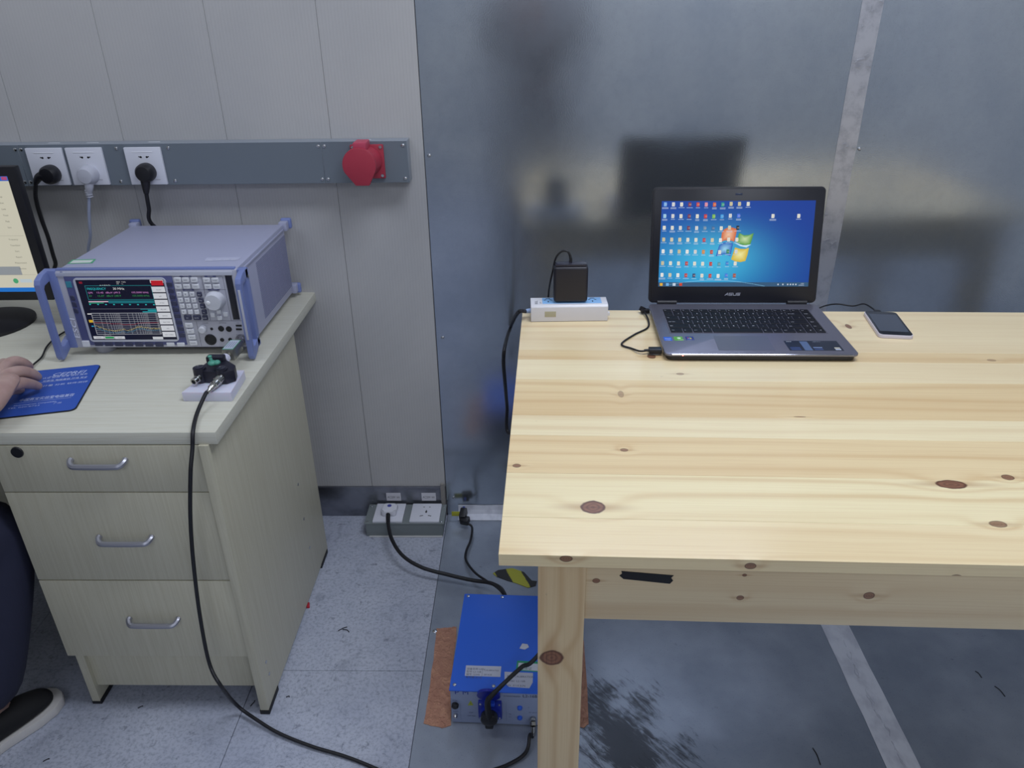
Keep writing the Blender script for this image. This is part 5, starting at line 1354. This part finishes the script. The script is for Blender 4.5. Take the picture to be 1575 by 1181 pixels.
# ================================================================== COAX DEVICE on the desk corner
wbk = [at(*p, z=DZ) for p in ((283, 617), (357, 617.5))]
bA = at(282, 617.5, z=DZ); bB = at(358, 617.5, z=DZ)
WAX = mat('translucent white plastic block', 'd3d4e6', .4)
WAXn = WAX.node_tree.nodes['Principled BSDF']; WAXn.inputs['Subsurface Weight'].default_value = .3; WAXn.inputs['Subsurface Scale'].default_value = .01
bw_ = bB.x-bA.x
pb = thing('plastic_block', 'milky white plastic block under the black coaxial switch at the desk corner', 'block', (bA.x, bA.y, DZ))
zb = .020
pts = [(0, 0, 0), (bw_, -.001, 0), (bw_*.94, .095, 0), (.022, .098, 0)]
MB().prism(pts, (0, 0, zb), .0022).link('slab', WAX, pb)
# black two-lobed switch
CVx, CVy = at(331, 590, z=DZ+zb+.012), None
cs = thing('coaxial_switch', 'black lobed coaxial switch with green knob and silver connectors on the white block', 'switch', (bA.x+.048, bA.y+.052, DZ+zb))
SWB = mat('black switch body', '1d1d2b', .38)
def csl(px, py, h): return at(px, py, z=DZ+zb+h) - Vector((bA.x+.048, bA.y+.052, DZ+zb))
a = csl(306, 565, .030); b_ = csl(340, 566, .030); c = csl(332, 552, .030); d_ = csl(354, 575, .030)
MB().cyl((a.x, a.y, .002), (a.x, a.y, .030), .0125, .0120, 24).link('lobe', SWB, cs)
MB().cyl((b_.x, b_.y, .002), (b_.x, b_.y, .030), .0125, .0120, 24).link('lobe', SWB, cs)
MB().prism([(a.x-.004, a.y-.006, 0), (b_.x+.010, b_.y-.012, 0), (b_.x+.024, b_.y+.002, 0), (b_.x+.020, b_.y+.022, 0), (c.x+.014, c.y+.010, 0), (c.x-.014, c.y+.010, 0), (a.x-.002, a.y+.014, 0)], (0, 0, .026), .003).link('body', SWB, cs)
MB().bb(c.x-.018, c.x+.016, c.y-.006, c.y+.012, .0, .036, .003).link('rear_block', SWB, cs)
for q in (a, b_): MB().lathe([(.0085, 0), (.0085, .0015), (.006, .0015), (.005, .0005)], (q.x, q.y, .030), (0, 0, 1), 20).link('cap', mat('black cap', '2c2c3a', .3), cs)
GRN = mat('green plastic knob', '4f9a86', .45)
g = csl(329, 556, .040)
MB().sph((g.x-.004, g.y, .037), .0085, (1, 1, .62), 16).sph((g.x+.005, g.y+.001, .0375), .0068, (1, 1, .7), 16).link('knob', GRN, cs)
MB().cyl((g.x-.004, g.y, .038), (g.x-.007, g.y+.002, .049), .0032, .0030, 12).sph((g.x-.007, g.y+.002, .050), .0042, (1, 1, .6), 14).link('knob_stalk', GRN, cs)
f1 = csl(300, 585, .006)
dirc = Vector((-.25, -.95, -.10)).normalized()
s1 = Vector((a.x, a.y-.010, .013))
MB().lathe([(.0075, 0), (.0075, .006), (.0065, .007), (.0070, .016), (.0045, .0165), (.0040, .010)], s1, dirc, 20).link('coax_port', CHROME, cs)
MB().cyl(s1+dirc*.0135, s1+dirc*.0150, .0042, n=16).link('port_hole', DARKHOLE, cs)
s2 = Vector((b_.x, b_.y-.010, .014))
MB().lathe([(.0085, 0), (.0085, .005), (.0075, .006)], s2, dirc, 20).link('coax_port', CHROME, cs)
CS0 = cs.location.copy()
# silver attenuator with labels between the receiver input and the switch
RFW = E0 + Vector((RFu, -.006, RFv))
pe_ = Vector((CS0.x+c.x+.016, CS0.y+c.y+.022, DZ+zb+.020))
far = RFW + Vector((0, -.004, 0)); A1 = at(345, 553, z=DZ+.036)
at_ = thing('attenuator', 'small silver attenuator with green edged label, screwed to the receiver input', 'attenuator', far)
v = A1-far; ln = v.length; dn = v.normalized()
rot = dn.to_track_quat('Y', 'Z').to_euler()
MB().cyl((0, 0, 0), dn*(ln*.22), .0085, .0085, 20).cyl(dn*(ln*.78), dn*ln, .0075, .0075, 20).link('coupling', CHROME, at_)
MB().box(dn*(ln*.48), (.024, ln*.58, .024), rot, .0015).link('housing', mat('silver block', '9d9c94', .3, .85), at_)
Mq = rot.to_matrix(); ux, uy, uz = Mq @ Vector((1, 0, 0)), Mq @ Vector((0, 1, 0)), Mq @ Vector((0, 0, 1))
cen = dn*(ln*.48)
cv = Canvas(cen+uz*.0122, ux, uy); lh = ln*.27
cv.rect(-.0115, -lh, .0115, lh, '5ea088').up(); cv.rect(-.0095, -lh*.92, .0105, lh*.85, 'b7bfce').up()
for k in range(4): cv.rect(-.007+k*.0045, -lh*.6, -.0055+k*.0045, lh*.6, '7d86a0')
cv.link('label', PRINT, at_, label='pale label with green edge')
cv = Canvas(cen+ux*.0122, uy, uz); cv.rect(-lh, -.009, lh, .009, 'b7bccc').up()
for k in range(3): cv.rect(-lh*.8, -.005+k*.004, lh*.7, -.0038+k*.004, '7d86a0')
cv.link('label', PRINT, at_)
MB().cyl(dn*(ln*.90), dn*(ln*1.08), .0095, .0095, 20).link('white_collar', mat('white collar', 'cfcfe0', .4), at_)
# the long coaxial cable over the desk edge down to the floor
w0 = CS0 + s2 + dirc*.005
lc = thing('coaxial_cable', 'long black coaxial cable hanging from the switch over the desk edge to the floor', 'cable', w0)
dcn = (at(320, 602, z=DZ+zb+.006) - w0).normalized()
MB().lathe([(.0088, 0), (.0088, .008), (.0075, .009), (.0080, .011), (.0080, .019), (.0062, .020), (.0062, .029), (.0040, .032), (.0036, .042)], (0, 0, 0), dcn, 20).link('connector', CHROME, lc)
e0 = dcn*.040 + w0
yc = -.750
q = [e0, e0+dcn*.008, at(303, 636, z=DZ+.009), at(297, 662, z=DZ+.006), at(296, 690, y=-.732), at(293, 730, y=yc), at(293, 800, y=yc), at(298, 870, y=yc), at(308, 950, y=yc), at(322, 1020, y=yc-.005), at(340, 1055, y=yc-.03), at(365, 1085, z=.035), at(395, 1107, z=.016), at(430, 1128, z=.010), at(480, 1148, z=.008), at(530, 1163, z=.006), at(578, 1182, z=.005), at(650, 1215, z=.004)]
MB().tube([p-w0 for p in q], .0037).link('cord', BLACKC, lc)
# red crumb by the desk foot
o = MB().box((0, 0, .003), (.008, .018, .005), (0, .3, .3), .001).link('plastic_scrap', mat('red plastic scrap', 'b02030', .5)); o.location = at(474, 932, z=0)
tag(o, 'tiny red plastic scrap on the tiles beside the desk side', 'scrap')
o = MB().prism([(-.010, -.006, 0), (.002, -.009, 0), (.011, -.002, 0), (.008, .006, 0), (-.004, .008, 0)], (0, 0, .002), .0005).link('paper_scrap', mat('white paper scrap', 'cfd3e0', .6)); o.location = at(806, 994.5, z=LGH)
tag(o, 'torn white paper scrap lying on the blue box lid', 'scrap')
